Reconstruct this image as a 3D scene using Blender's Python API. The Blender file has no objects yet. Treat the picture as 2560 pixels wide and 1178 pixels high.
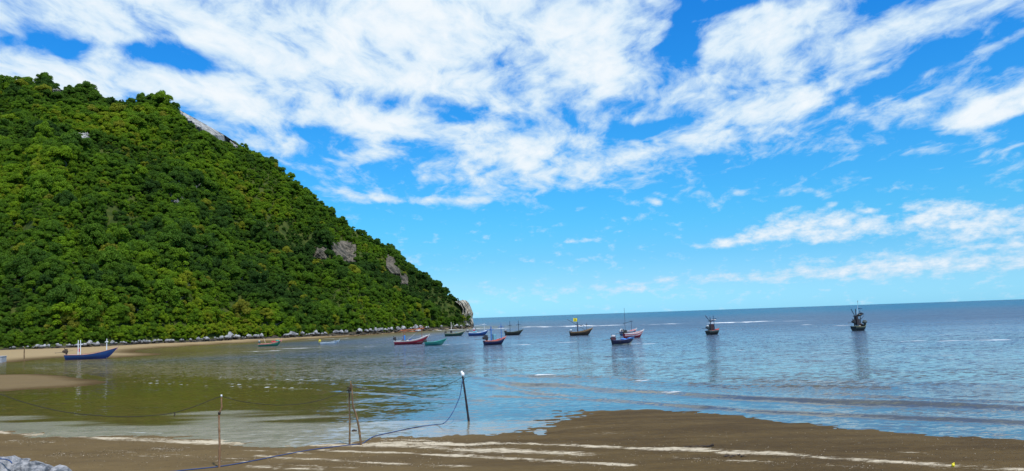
import bpy, math, random
import numpy as np
from mathutils import Vector, Matrix, Euler

random.seed(7)
rng = np.random.default_rng(11)
R = math.radians
C = bpy.context.scene.collection
scene = bpy.context.scene

# ------------------------------------------------------------------ camera
F, CX, CY, CAMH = 2009.0, 1280.0, 589.0, 5.0      # focal length / centre in photo pixels, eye height in metres
ROLL = 1.965
PITCH = math.degrees(math.atan(203.0 * math.cos(R(ROLL)) / F))
cam_data = bpy.data.cameras.new('camera')
cam = bpy.data.objects.new('camera', cam_data)
C.objects.link(cam)
cam_data.sensor_width = 36.0
cam_data.lens = 36.0 * F / 2560.0
cam_data.clip_start = 0.1
cam_data.clip_end = 120000
M = Matrix.Translation((0, 0, CAMH)) @ Matrix.Rotation(R(90 + PITCH), 4, 'X') @ Matrix.Rotation(-R(ROLL), 4, 'Z')
cam.matrix_world = M
scene.camera = cam
RIGHT, UP, FWD = [np.array(M.to_3x3() @ Vector(v)) for v in ((1, 0, 0), (0, 1, 0), (0, 0, -1))]


def ray(px, py):
    px = np.asarray(px, float); py = np.asarray(py, float)
    return FWD * F + RIGHT * (px[..., None] - CX) - UP * (py[..., None] - CY)


def at(px, py, z=0.0):
    """world point on the plane of height z that the photo shows at (px, py)"""
    d = ray(px, py)
    t = (z - CAMH) / d[..., 2]
    p = d * t[..., None]
    p[..., 2] += CAMH
    return p


def at_d(px, py, D):
    """world point at forward distance D along the ray"""
    d = ray(px, py)
    p = d * (D / d[..., 1])[..., None]
    p[..., 2] += CAMH
    return p


def pix(P):
    v = np.asarray(P, float) - np.array([0, 0, CAMH])
    w = v @ FWD
    return CX + F * (v @ RIGHT) / w, CY - F * (v @ UP) / w


# ------------------------------------------------------------------ sky, sun, exposure
SUN_EL, SUN_AZ = 54.0, -62.0       # azimuth measured from +Y (view direction) towards +X
sun_dir = Vector((math.sin(R(SUN_AZ + 0)) * math.cos(R(SUN_EL)), math.cos(R(SUN_AZ)) * math.cos(R(SUN_EL)), math.sin(R(SUN_EL))))
sun_dir = Vector((0.26, -0.42, 0.87)).normalized()
SUN_EL = math.degrees(math.asin(sun_dir.z))

world = bpy.data.worlds.new('World')
scene.world = world
world.use_nodes = True
wt = world.node_tree
wt.nodes.clear()


class NB:
    """small helper to write node graphs"""
    def __init__(s, tree): s.t = tree
    def n(s, typ, **kw):
        nd = s.t.nodes.new(typ)
        for k, v in kw.items(): setattr(nd, k, v)
        return nd
    def link(s, a, b): s.t.links.new(a, b)
    def set(s, sock, v):
        if hasattr(v, 'is_output') or isinstance(v, bpy.types.NodeSocket): s.link(v, sock)
        elif v is not None: sock.default_value = v
    def math(s, op, a, b=None, c=None, clamp=False):
        nd = s.n('ShaderNodeMath', operation=op); nd.use_clamp = clamp
        for i, v in enumerate((a, b, c)):
            if v is not None: s.set(nd.inputs[i], v)
        return nd.outputs[0]
    def vmath(s, op, a, b=None, out=0):
        nd = s.n('ShaderNodeVectorMath', operation=op)
        s.set(nd.inputs[0], a)
        if b is not None: s.set(nd.inputs[3 if op == 'SCALE' else 1], b)
        return nd.outputs[out]
    def mapr(s, v, a, b, c=0.0, d=1.0, kind='SMOOTHSTEP'):
        nd = s.n('ShaderNodeMapRange', interpolation_type=kind)
        s.set(nd.inputs[0], v)
        for i, x in zip((1, 2, 3, 4), (a, b, c, d)): s.set(nd.inputs[i], x)
        return nd.outputs[0]
    def noise(s, vec, scale, detail=4.0, rough=0.5, dist=0.0, out=0, dims='3D'):
        nd = s.n('ShaderNodeTexNoise', noise_dimensions=dims)
        s.set(nd.inputs['Vector'], vec)
        nd.inputs['Scale'].default_value = scale
        nd.inputs['Detail'].default_value = detail
        nd.inputs['Roughness'].default_value = rough
        nd.inputs['Distortion'].default_value = dist
        return nd.outputs[out]
    def mapping(s, vec, loc=(0, 0, 0), rot=(0, 0, 0), scale=(1, 1, 1), typ='POINT'):
        nd = s.n('ShaderNodeMapping', vector_type=typ)
        s.set(nd.inputs[0], vec)
        nd.inputs[1].default_value = loc; nd.inputs[2].default_value = rot; nd.inputs[3].default_value = scale
        return nd.outputs[0]
    def mix(s, f, a, b, mode='MIX'):
        nd = s.n('ShaderNodeMix', data_type='RGBA', blend_type=mode)
        s.set(nd.inputs[0], f)
        for i, v in ((6, a), (7, b)):
            if isinstance(v, tuple) and len(v) == 3: v = (*v, 1)
            s.set(nd.inputs[i], v)
        return nd.outputs[2]
    def ramp(s, f, stops, kind='LINEAR'):
        nd = s.n('ShaderNodeValToRGB'); cr = nd.color_ramp; cr.interpolation = kind
        while len(cr.elements) < len(stops): cr.elements.new(0.5)
        for e, (p, c) in zip(cr.elements, stops): e.position = p; e.color = (*c, 1)
        s.set(nd.inputs[0], f)
        return nd.outputs[0]


w = NB(wt)
geo = w.n('ShaderNodeTexCoord').outputs['Generated']
sep = w.n('ShaderNodeSeparateXYZ'); w.link(geo, sep.inputs[0])
vx, vy, vz = sep.outputs
sky = w.n('ShaderNodeTexSky', sky_type='NISHITA')
sky.sun_disc = False
sky.sun_elevation = R(SUN_EL)
sky.sun_rotation = math.atan2(sun_dir.x, sun_dir.y)
sky.air_density = 1.0; sky.dust_density = 0.3; sky.ozone_density = 2.0
el = w.math('MULTIPLY', w.math('ARCSINE', vz), 180 / math.pi)
az = w.math('MULTIPLY', w.math('ARCTAN2', vx, vy), 180 / math.pi)
ae = w.n('ShaderNodeCombineXYZ'); w.link(az, ae.inputs[0]); w.link(el, ae.inputs[1])
ae = ae.outputs[0]
# the clouds drift on a flat layer, so they flatten towards the horizon
zz = w.math('ADD', w.math('MAXIMUM', vz, 0.0), 0.17)
cl = w.n('ShaderNodeCombineXYZ')
w.link(w.math('DIVIDE', vx, zz), cl.inputs[0]); w.link(w.math('DIVIDE', vy, zz), cl.inputs[1])
cl = cl.outputs[0]
wob = w.noise(cl, 2.2, 3, 0.55, out=1)
clw = w.vmath('ADD', cl, w.vmath('SCALE', w.vmath('SUBTRACT', wob, (0.5, 0.5, 0.5)), 0.22))
# rows of cloud run away from the viewer, so they fan out overhead
stre = w.mapping(clw, rot=(0, 0, R(10)), scale=(1.30, 0.72, 1))
n_big = w.noise(stre, 2.3, 3, 0.5)
n_mid = w.noise(stre, 5.2, 7, 0.60, .15)
n_fine = w.noise(w.mapping(clw, rot=(0, 0, R(-50)), scale=(1.4, .8, 1)), 13.0, 5, 0.6)
# where the banks of cloud stand (azimuth, elevation)
BLOBS = [(265, 105, 90, 70, 0, .34), (60, 50, 420, 50, 0, .30), (620, 90, 260, 40, 0, .2),  # px, py, rx, ry, angle (rising to the right), weight
    (1350, 150, 1250, 260, 4, .22), (300, 250, 600, 140, -5, .12), (1320, 420, 420, 90, 4, .14),
    (600, 30, 900, 120, 0, .75), (60, 235, 330, 95, -8, .46), (520, 235, 420, 60, -5, .42), (860, 290, 330, 45, -7, .52),
    (850, 185, 330, 75, 0, .36), (1260, 90, 470, 170, 0, .44), (1440, 200, 160, 80, 10, .36), (1230, 250, 160, 60, -5, .10),
    (1245, 365, 150, 40, 2, .52), (1290, 425, 300, 50, 6, .34), (1440, 462, 130, 22, 4, .25), (915, 388, 80, 24, 6, .42), (700, 365, 120, 34, 0, .28),
    (1890, 80, 170, 60, 12, .34), (2240, 75, 380, 55, 17, .50), (2480, 20, 260, 50, 12, .40), (1840, 315, 290, 60, 13, .40), (2040, 235, 270, 40, 16, .26),
    (1800, 210, 220, 70, 12, .25), (2190, 290, 110, 30, 12, .22), (1480, 330, 160, 45, 15, .2), (1600, 410, 250, 30, 6, .12), (2380, 160, 200, 40, 12, .18),
    (2490, 275, 170, 36, 13, .85), (2560, 240, 150, 40, 20, .4),
    (440, 140, 200, 34, -4, -.36), (120, 112, 140, 38, -4, -.18), (1500, 320, 90, 20, 8, -.2), (1700, 110, 60, 60, 40, -.26), (1820, 12, 190, 22, 6, -.45),
    (2330, 150, 230, 26, 16, -.36), (1590, 330, 100, 24, 8, -.32), (1290, 215, 60, 50, 30, -.3), (560, 95, 120, 14, 0, -.1),
    (2060, 568, 190, 44, 0, .72), (1860, 600, 160, 17, 5, .5), (2370, 528, 120, 36, -3, .5), (2430, 558, 250, 42, 0, .58), (2270, 520, 34, 10, 0, .4),
    (1010, 500, 300, 14, 0, .42), (850, 480, 100, 14, -3, .48), (1565, 505, 46, 13, -15, .44), (1637, 505, 26, 11, -20, .44), (2045, 482, 36, 15, -15, .42),
    (2078, 512, 20, 9, 0, .42), (2182, 526, 34, 8, 0, .4), (1850, 484, 22, 10, 0, .3), (1424, 603, 22, 8, 0, .36), (1478, 602, 32, 8, 0, .38),
    (1950, 690, 640, 22, 3, .33), (2330, 660, 420, 42, 3, .36), (1380, 735, 330, 18, 2, .20), (2480, 600, 240, 30, 4, .22), (2500, 420, 100, 20, 10, .0),
]
acc = None
for (bx, by, rx, ry, ang, wgt) in BLOBS:
    if wgt == 0.0: continue
    d = ray(bx, by); d = d / np.linalg.norm(d)
    a0 = math.degrees(math.atan2(d[0], d[1])); e0 = math.degrees(math.asin(d[2]))
    d2 = ray(bx + 10, by); d2 = d2 / np.linalg.norm(d2)
    dpx = abs(math.degrees(math.atan2(d2[0], d2[1])) - a0) / 10
    d3 = ray(bx, by - 10); d3 = d3 / np.linalg.norm(d3)
    dpy = abs(math.degrees(math.asin(d3[2])) - e0) / 10
    q = w.mapping(ae, loc=(a0, e0, 0), rot=(0, 0, R(ang - ROLL)), scale=(rx * dpx, ry * dpy, 1), typ='TEXTURE')
    g = w.mapr(w.vmath('LENGTH', q, out=1), 0.15, 1.35, wgt, 0.0)
    acc = g if acc is None else w.math('ADD', acc, g)
# beyond the picture the same broken cloud goes on
outside = w.mapr(w.math('ABSOLUTE', az), 34, 50, 0, .26)
outside = w.math('MAXIMUM', outside, w.mapr(el, 22, 34, 0, .30))
outside = w.math('MULTIPLY', outside, w.mapr(el, 4, 14, 0.15, 1))
bias = w.math('ADD', w.math('MINIMUM', acc, 0.60), outside)
dens = w.math('ADD', w.math('MULTIPLY', w.math('SUBTRACT', n_big, 0.5), 0.8),
              w.math('MULTIPLY', w.math('SUBTRACT', n_mid, 0.5), 1.95))
dens = w.math('ADD', dens, w.math('MULTIPLY', w.math('SUBTRACT', n_fine, 0.5), 0.80))
# fluffier edges for the low heaps of cloud
n_low = w.noise(w.mapping(ae, scale=(0.22, 0.40, 1)), 3.6, 7, 0.62)
lowmask = w.mapr(el, 5.5, 9.5, 1, 0)
dens = w.math('ADD', w.math('MULTIPLY', dens, w.math('SUBTRACT', 1.0, w.math('MULTIPLY', lowmask, .62))), w.math('MULTIPLY', w.math('MULTIPLY', w.math('SUBTRACT', n_low, .5), 1.7), lowmask))
dens = w.math('ADD', dens, w.math('SUBTRACT', bias, w.mapr(el, 6, 12, 0.34, 0.24)))
alpha = w.mapr(dens, -0.26, 0.40)
alpha = w.math('POWER', alpha, 0.85)
thick = w.mapr(dens, 0.1, 0.75)
# clear sky: physical sky, cooled and deepened as this camera recorded it
tint = w.ramp(w.math('DIVIDE', w.math('MAXIMUM', el, 0.0), 40.0, clamp=True),
              [(0.0, (0.196, 0.49, 0.90)), (0.055, (0.196, 0.41, 0.67)), (0.10, (0.15, 0.39, 0.61)), (0.16, (0.118, 0.42, 0.61)), (0.20, (0.105, 0.43, 0.635)),
               (0.32, (0.078, 0.43, 0.70)), (0.41, (0.060, 0.42, 0.74)), (0.54, (0.045, 0.40, 0.78)), (1.0, (0.05, 0.38, 0.76))])
clear = w.vmath('SCALE', w.mix(1.0, sky.outputs[0], tint, 'MULTIPLY'), 2.5)
cloud_col = w.mix(thick, (6.2, 8.0, 9.6), (8.9, 9.5, 10.0))
final = w.mix(alpha, clear, cloud_col)
bg = w.n('ShaderNodeBackground'); bg.inputs[1].default_value = 0.10
w.link(final, bg.inputs[0])
wo = w.n('ShaderNodeOutputWorld'); w.link(bg.outputs[0], wo.inputs[0])

sl = bpy.data.lights.new('sun', 'SUN')
sl.energy = 4.2; sl.angle = R(0.53); sl.color = (1.0, 0.965, 0.90)
so = bpy.data.objects.new('sun', sl); C.objects.link(so)
so.rotation_euler = sun_dir.to_track_quat('Z', 'Y').to_euler()
so.location = (0, 0, 60)

scene.view_settings.view_transform = 'Standard'
scene.view_settings.look = 'None'
scene.view_settings.exposure = 0.0
scene.view_settings.gamma = 1.0
scene.view_settings.use_curve_mapping = False


# ------------------------------------------------------------------ helpers
def link(o, parent=None):
    C.objects.link(o)
    if parent is not None: o.parent = parent
    return o


def tag(o, label=None, cat=None, group=None, kind=None):
    for k, v in (('label', label), ('category', cat), ('group', group), ('kind', kind)):
        if v: o[k] = v
    return o


def mesh_obj(name, verts, faces, mats, parent=None, midx=None, smooth=False):
    me = bpy.data.meshes.new(name)
    me.from_pydata([tuple(v) for v in verts], [], [tuple(f) for f in faces])
    for m in (mats if isinstance(mats, (list, tuple)) else [mats]): me.materials.append(m)
    if midx is not None: me.polygons.foreach_set('material_index', midx)
    if smooth: me.polygons.foreach_set('use_smooth', [True] * len(me.polygons))
    me.update()
    return link(bpy.data.objects.new(name, me), parent)


def grid_mesh(name, X, Y, Z, mat, attrs=None, smooth=True):
    """structured grid -> mesh, fast"""
    nr, nc = X.shape
    me = bpy.data.meshes.new(name)
    nv, nf = nr * nc, (nr - 1) * (nc - 1)
    me.vertices.add(nv)
    co = np.stack([X, Y, Z], -1).reshape(-1, 3).astype(np.float32)
    me.vertices.foreach_set('co', co.ravel())
    i = np.arange(nr * nc).reshape(nr, nc)
    q = np.stack([i[:-1, :-1], i[:-1, 1:], i[1:, 1:], i[1:, :-1]], -1).reshape(-1)
    me.loops.add(nf * 4); me.loops.foreach_set('vertex_index', q.astype(np.int32))
    me.polygons.add(nf)
    me.polygons.foreach_set('loop_start', np.arange(0, nf * 4, 4, dtype=np.int32))
    me.update(calc_edges=True); me.validate()
    me.polygons.foreach_set('use_smooth', np.full(nf, smooth))
    for k, v in (attrs or {}).items():
        a = me.attributes.new(k, 'FLOAT', 'POINT')
        a.data.foreach_set('value', v.reshape(-1).astype(np.float32))
    me.materials.append(mat)
    me.update()
    return link(bpy.data.objects.new(name, me))


def _hash(ix, iy, seed):
    h = (ix.astype(np.int64) * 374761393 + iy.astype(np.int64) * 668265263 + seed * 1442695041) & 0xffffffff
    h = ((h ^ (h >> 13)) * 1274126177) & 0xffffffff
    return ((h ^ (h >> 16)) & 0xffffff) / float(0xffffff)


def vnoise(x, y, seed=0):
    ix = np.floor(x); iy = np.floor(y); fx = x - ix; fy = y - iy
    fx = fx * fx * (3 - 2 * fx); fy = fy * fy * (3 - 2 * fy)
    ix = ix.astype(np.int64); iy = iy.astype(np.int64)
    a = _hash(ix, iy, seed); b = _hash(ix + 1, iy, seed); c = _hash(ix, iy + 1, seed); d = _hash(ix + 1, iy + 1, seed)
    return (a + (b - a) * fx) * (1 - fy) + (c + (d - c) * fx) * fy - 0.5


def fbm(x, y, octv=4, seed=0):
    s = 0; a = 1.0
    for o in range(octv):
        s = s + a * vnoise(x * 2 ** o, y * 2 ** o, seed + o * 17); a *= 0.5
    return s


def sstep(a, b, x):
    t = np.clip((x - a) / (b - a), 0, 1)
    return t * t * (3 - 2 * t)


def seg_dist(PX, PY, poly, closed=False):
    """unsigned distance to a polyline (world metres)"""
    best = np.full(PX.shape, 1e9)
    pts = list(poly) + ([poly[0]] if closed else [])
    for (ax, ay), (bx, by) in zip(pts[:-1], pts[1:]):
        dx, dy = bx - ax, by - ay
        t = np.clip(((PX - ax) * dx + (PY - ay) * dy) / (dx * dx + dy * dy + 1e-9), 0, 1)
        best = np.minimum(best, np.hypot(PX - ax - t * dx, PY - ay - t * dy))
    return best


def inside(PX, PY, poly):
    r = np.zeros(PX.shape, bool)
    n = len(poly)
    for i in range(n):
        x1, y1 = poly[i]; x2, y2 = poly[(i + 1) % n]
        c = ((y1 > PY) != (y2 > PY)) & (PX < (x2 - x1) * (PY - y1) / (y2 - y1 + 1e-12) + x1)
        r ^= c
    return r


def sdist(PX, PY, poly):
    d = seg_dist(PX, PY, poly, True)
    return np.where(inside(PX, PY, poly), d, -d)


def W(pts, z=0.0):
    return [tuple(at(x, y, z)[:2]) for x, y in pts]


def newmat(name):
    m = bpy.data.materials.new(name); m.use_nodes = True
    m.node_tree.nodes.clear()
    b = NB(m.node_tree)
    p = b.n('ShaderNodeBsdfPrincipled'); o = b.n('ShaderNodeOutputMaterial')
    b.link(p.outputs[0], o.inputs[0])
    return m, b, p


def paint(name, col, rough=0.5, wear=0.25, spec=0.4, dirt=(0.12, 0.09, 0.06)):
    m, b, p = newmat(name)
    tc = b.n('ShaderNodeTexCoord').outputs['Object']
    n1 = b.noise(tc, 2.2, 5, 0.65)
    n2 = b.noise(b.mapping(tc, scale=(0.5, 1, 4)), 5, 4, 0.6)
    f = b.math('MULTIPLY', b.mapr(n1, 0.5, 0.75), wear * 1.6)
    c = b.mix(f, col, dirt)
    c = b.mix(b.math('MULTIPLY', b.mapr(n2, 0.35, 0.7), wear), c, tuple(min(1, x * 1.5 + 0.03) for x in col))
    b.link(c, p.inputs['Base Color'])
    p.inputs['Roughness'].default_value = rough
    p.inputs['Specular IOR Level'].default_value = spec
    return m


# ------------------------------------------------------------------ lie of the land
NEAR_SHORE = [(-900, 1040), (-300, 1066), (0, 1078), (250, 1092), (480, 1104), (700, 1112), (860, 1104), (1000, 1092), (1180, 1098), (1300, 1092), (1360, 1062),
              (1420, 1034), (1500, 1026), (1620, 1024), (1800, 1032), (1950, 1050), (2150, 1070), (2350, 1086), (2560, 1100), (2900, 1122), (3600, 1150)]
BEACH = W(NEAR_SHORE)
BEACH = BEACH + [(60, 2), (60, -60), (-60, -60), (-60, 2)]
BAR = W([(-500, 938), (0, 937), (90, 935), (170, 940), (215, 948), (262, 956), (200, 966), (90, 972), (0, 979), (-500, 990)])
STRIP = W([(-900, 925), (-200, 912), (20, 906), (60, 903), (110, 897), (165, 893), (215, 895), (260, 896), (310, 893), (380, 889), (410, 885), (330, 881),
           (345, 874), (420, 868), (520, 862), (600, 857), (720, 851), (850, 843), (960, 835), (1080, 826), (1180, 820.5)])
STRIP = STRIP + [(-70, 560), (-500, 560), (-500, 160)]

SHORE_T, SHORE_D = [], []
for (x, y) in [(-900, 905), (-400, 893), (0, 880), (170, 873), (300, 866), (400, 860.5), (500, 856), (600, 850.5), (700, 846), (800, 840.5), (900, 835.5), (1000, 828.5), (1100, 822.5), (1150, 820), (1180, 818.5)]:
    p = at(x, y, 0.4); SHORE_T.append(p[0] / p[1]); SHORE_D.append(p[1])


def shore_D(t): return np.interp(t, SHORE_T, SHORE_D)


def ground_z(X, Y):
    wob_ = 0.5 * fbm(X * 0.35, Y * 0.35, 3, 3)
    dA = sdist(X, Y, BEACH) + wob_ * 0.9
    dB = sdist(X, Y, BAR) + wob_ * 0.6
    dC = sdist(X, Y, STRIP) + wob_ * 1.2
    def prof(d, up, top, down):
        return np.where(d > 0, top * (1 - np.exp(-d * up / top)), d * down)
    z = np.maximum(prof(dA, 0.022, 0.45, 0.018), prof(dB, 0.05, 0.10, 0.030))
    z = np.maximum(z, prof(dC, 0.05, 1.0, 0.03))
    # the flat left of the raised bank is only just drained
    z = np.maximum(z, -3.2)
    near = np.exp(-np.abs(z) / 0.10) * (Y < 75)
    rip = vnoise(X * 0.9 + 0.6 * vnoise(X * .5, Y * .5, 9), Y * 1.5, 5) + 0.9 * vnoise(X * 2.1, Y * 2.8, 6) + .7 * vnoise(X * 4.5, Y * 5, 7)
    z = z + near * (0.018 + 0.040 * np.exp(-((X - at(1400, 1050)[0]) / 2.6) ** 2)) * rip + 0.03 * fbm(X * 0.12, Y * 0.12, 3, 21) * (Y < 120)
    return z


# ------------------------------------------------------------------ materials of the setting
def make_sand():
    m, b, p = newmat('wet_sand')
    pos = b.n('ShaderNodeNewGeometry').outputs['Position']
    sp = b.n('ShaderNodeSeparateXYZ'); b.link(pos, sp.inputs[0])
    foam = b.n('ShaderNodeAttribute', attribute_name='foam').outputs['Fac']
    dry = b.n('ShaderNodeAttribute', attribute_name='dry').outputs['Fac']
    n1 = b.noise(b.mapping(pos, scale=(0.16, 0.6, 1)), 1.0, 5, 0.6)
    n2 = b.noise(b.mapping(pos, scale=(0.5, 1.8, 1)), 3.0, 5, 0.7)
    n3 = b.noise(pos, 14.0, 4, 0.7)
    wet = b.mix(b.mapr(n1, 0.35, 0.66), (0.064, 0.038, 0.0105), (0.094, 0.059, 0.018))
    wet = b.mix(b.math('MULTIPLY', b.mapr(n2, 0.5, 0.8), 0.55), wet, (0.135, 0.092, 0.038))
    wet = b.mix(b.math('MULTIPLY', b.mapr(n3, 0.55, 0.8), 0.35), wet, (0.045, 0.034, 0.014))
    drc = b.mix(n2, (0.31, 0.225, 0.12), (0.40, 0.30, 0.165))
    n4 = b.noise(pos, 2.6, 6, 0.8)
    wet = b.mix(1.0, wet, b.mix(b.mapr(n4, .3, .7), (.86, .85, .84), (1.14, 1.14, 1.14)), 'MULTIPLY')
    c = b.mix(dry, wet, drc)
    # drying foam and salt left by the last waves
    brk = b.noise(b.mapping(pos, scale=(0.7, 1.3, 1)), 3.4, 5, 0.75)
    brk2 = b.noise(b.mapping(pos, scale=(0.22, 0.8, 1)), 1.2, 3, 0.6)
    f = b.math('ADD', b.math('MULTIPLY', foam, 0.80), b.math('MULTIPLY', b.math('SUBTRACT', brk, 0.5), 1.9))
    f = b.math('ADD', f, b.math('MULTIPLY', b.math('SUBTRACT', brk2, 0.5), 1.5))
    f = b.math('MULTIPLY', b.mapr(f, 0.42, 0.95), b.mapr(foam, 0.03, 0.35))
    spk = b.mapr(b.noise(b.mapping(pos, scale=(1, 2.0, 1)), 6.0, 2, 0.5), 0.735, 0.775)
    f = b.math('MAXIMUM', f, b.math('MULTIPLY', spk, 0.5))
    c = b.mix(b.math('MULTIPLY', f, .85), c, (0.58, 0.49, 0.35))
    b.link(c, p.inputs['Base Color'])
    r = b.math('ADD', 0.58, b.math('MULTIPLY', n2, 0.25))
    b.link(b.math('ADD', r, b.math('MULTIPLY', dry, .3), clamp=True), p.inputs['Roughness'])
    p.inputs['Specular IOR Level'].default_value = 0.07
    bm = b.n('ShaderNodeBump'); bm.inputs['Strength'].default_value = 0.6; bm.inputs['Distance'].default_value = 0.03
    h = b.math('ADD', b.noise(b.mapping(pos, scale=(1.2, 4, 1)), 2.0, 5, 0.6), b.math('MULTIPLY', n3, 0.25))
    b.link(h, bm.inputs['Height']); b.link(bm.outputs[0], p.inputs['Normal'])
    return m


def make_water():
    m, b, p = newmat('sea_water')
    pos = b.n('ShaderNodeNewGeometry').outputs['Position']
    at_ = lambda nme: b.n('ShaderNodeAttribute', attribute_name=nme).outputs['Fac']
    depth, foam, pale_film, calm = at_('depth'), at_('foam'), at_('pale_film'), at_('calm')
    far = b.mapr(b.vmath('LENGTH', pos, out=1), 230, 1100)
    n1 = b.noise(b.mapping(pos, scale=(0.02, 0.07, 1)), 1.0, 4, 0.6)
    sx = b.n('ShaderNodeSeparateXYZ'); b.link(pos, sx.inputs[0])
    east = b.mapr(sx.outputs[0], -22, 6)          # the cove side is stirred up, the open side is clearer
    shallow = b.mix(b.mapr(depth, 0.0, 0.35), (0.115, 0.078, 0.026), (0.125, 0.095, 0.020))
    shallow = b.mix(east, shallow, (0.078, 0.072, 0.046))
    mid = b.mix(n1, (0.040, 0.075, 0.115), (0.068, 0.085, 0.125))
    c = b.mix(b.mapr(depth, 0.25, 1.5), shallow, mid)
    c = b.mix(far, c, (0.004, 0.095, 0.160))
    c = b.mix(b.math('MULTIPLY', pale_film, b.mapr(sx.outputs[0], -8, 2, 1.0, 0.35)), c, (0.40, 0.38, 0.31))  # film area blends to pale grey, less so to the right
    brk = b.noise(b.mapping(pos, scale=(0.22, 0.8, 1)), 1.6, 5, 0.7)
    brk2 = b.noise(b.mapping(pos, scale=(0.09, 0.02, 1)), 1.0, 4, 0.7)
    f = b.math('ADD', b.math('MULTIPLY', foam, 0.9), b.math('MULTIPLY', b.math('SUBTRACT', brk, 0.5), 2.0))
    f = b.math('ADD', f, b.math('MULTIPLY', b.math('SUBTRACT', brk2, 0.52), 2.2))
    f = b.math('MULTIPLY', b.mapr(f, 0.40, 0.90), b.mapr(foam, 0.04, 0.35))
    c = b.mix(f, c, (0.82, 0.84, 0.84))
    b.link(c, p.inputs['Base Color'])
    p.inputs['IOR'].default_value = 1.33
    rr = b.math('ADD', b.mapr(b.vmath('LENGTH', pos, out=1), 38, 300, 0.05, 0.31), b.math('MULTIPLY', f, 0.4), clamp=True)
    b.link(b.math('ADD', rr, b.math('MULTIPLY', pale_film, 0.10)), p.inputs['Roughness'])
    # ripples run with the breeze towards the beach: facet slopes from layered noise
    pw = b.mapping(pos, rot=(0, 0, R(6)), scale=(0.5, 1, 1))
    def slope(vec, sc, det, amt, rough=0.6):
        return b.vmath('SCALE', b.vmath('SUBTRACT', b.noise(vec, sc, det, rough, out=1), (0.5, 0.5, 0.5)), amt)
    small = b.vmath('ADD', slope(pw, 3.6, 2, 1.15), slope(pw, 0.75, 3, 0.50))
    gust = b.mapr(b.noise(b.mapping(pos, scale=(0.35, 1.1, 1)), 0.045, 4, 0.6), 0.36, 0.62, 0.45, 1.25)
    amp = b.math('MULTIPLY', b.math('SUBTRACT', 1.0, b.math('MULTIPLY', calm, 0.80)), gust)
    small = b.vmath('SCALE', small, b.math('MULTIPLY', amp, b.mapr(b.vmath('LENGTH', pos, out=1), 48, 130, 1.0, 2.7)))
    big = b.vmath('SCALE', slope(pw, 0.12, 3, 0.22), b.math('SUBTRACT', 1.0, b.math('MULTIPLY', calm, 0.7)))
    lines = slope(b.mapping(pos, rot=(0, 0, R(-5)), scale=(0.12, 1, 1)), 1.1, 3, 0.10)
    tot = b.vmath('MULTIPLY', b.vmath('ADD', b.vmath('ADD', small, big), lines), (0.8, 1.0, 0.0))
    gn = b.n('ShaderNodeNewGeometry').outputs['Normal']
    b.link(b.vmath('NORMALIZE', b.vmath('ADD', gn, tot)), p.inputs['Normal'])
    return m


def make_rock(name, pale, dark, tide=None, scale=1.0):
    m, b, p = newmat(name)
    pos = b.n('ShaderNodeNewGeometry').outputs['Position']
    tc = b.n('ShaderNodeTexCoord').outputs['Object']
    n1 = b.noise(b.mapping(pos, scale=(1, 1, 0.35)), 0.8 * scale, 6, 0.65)
    n2 = b.noise(pos, 3.5 * scale, 5, 0.7)
    c = b.mix(b.mapr(n1, 0.38, 0.62), dark, pale)
    c = b.mix(b.math('MULTIPLY', b.mapr(n2, 0.5, 0.75), 0.6), c, tuple(x * 0.35 for x in dark))
    if tide:
        sp = b.n('ShaderNodeSeparateXYZ'); b.link(pos, sp.inputs[0])
        zz_ = b.math('ADD', sp.outputs[2], b.math('MULTIPLY', b.math('SUBTRACT', n2, 0.5), 0.9))
        c = b.mix(b.mapr(zz_, tide[0], tide[1], 1, 0), c, tide[2])
    b.link(c, p.inputs['Base Color'])
    p.inputs['Roughness'].default_value = 0.85
    p.inputs['Specular IOR Level'].default_value = 0.25
    bm = b.n('ShaderNodeBump'); bm.inputs['Strength'].default_value = 0.9; bm.inputs['Distance'].default_value = 0.25 / scale
    b.link(b.math('ADD', n2, n1), bm.inputs['Height']); b.link(bm.outputs[0], p.inputs['Normal'])
    return m


def make_leaf():
    m, b, p = newmat('foliage')
    tint = b.n('ShaderNodeAttribute', attribute_type='INSTANCER', attribute_name='tint').outputs['Fac']
    pos = b.n('ShaderNodeNewGeometry').outputs['Position']
    rnd = b.n('ShaderNodeAttribute', attribute_name='leafrand').outputs['Fac']
    c = b.ramp(tint, [(0.0, (0.036, 0.085, 0.016)), (0.28, (0.072, 0.150, 0.014)), (0.5, (0.110, 0.205, 0.012)), (0.68, (0.155, 0.260, 0.011)), (0.84, (0.23, 0.28, 0.015)), (1.0, (0.21, 0.22, 0.025))])
    c = b.mix(b.mapr(rnd, 0, 1, 0.0, 1.0, 'LINEAR'), b.mix(1.0, c, (0.55, 0.60, 0.6), 'MULTIPLY'), b.mix(1.0, c, (1.45, 1.40, 1.2), 'MULTIPLY'))
    b.link(c, p.inputs['Base Color'])
    p.inputs['Roughness'].default_value = 0.6
    p.inputs['Specular IOR Level'].default_value = 0.12
    tl = b.n('ShaderNodeBsdfTranslucent'); b.link(b.mix(1.0, c, (1.3, 1.25, .8), 'MULTIPLY'), tl.inputs[0])
    ms = b.n('ShaderNodeMixShader'); ms.inputs[0].default_value = 0.36
    b.link(p.outputs[0], ms.inputs[1]); b.link(tl.outputs[0], ms.inputs[2])
    out = [n_ for n_ in m.node_tree.nodes if n_.type == 'OUTPUT_MATERIAL'][0]
    b.link(ms.outputs[0], out.inputs[0])
    return m


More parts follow.
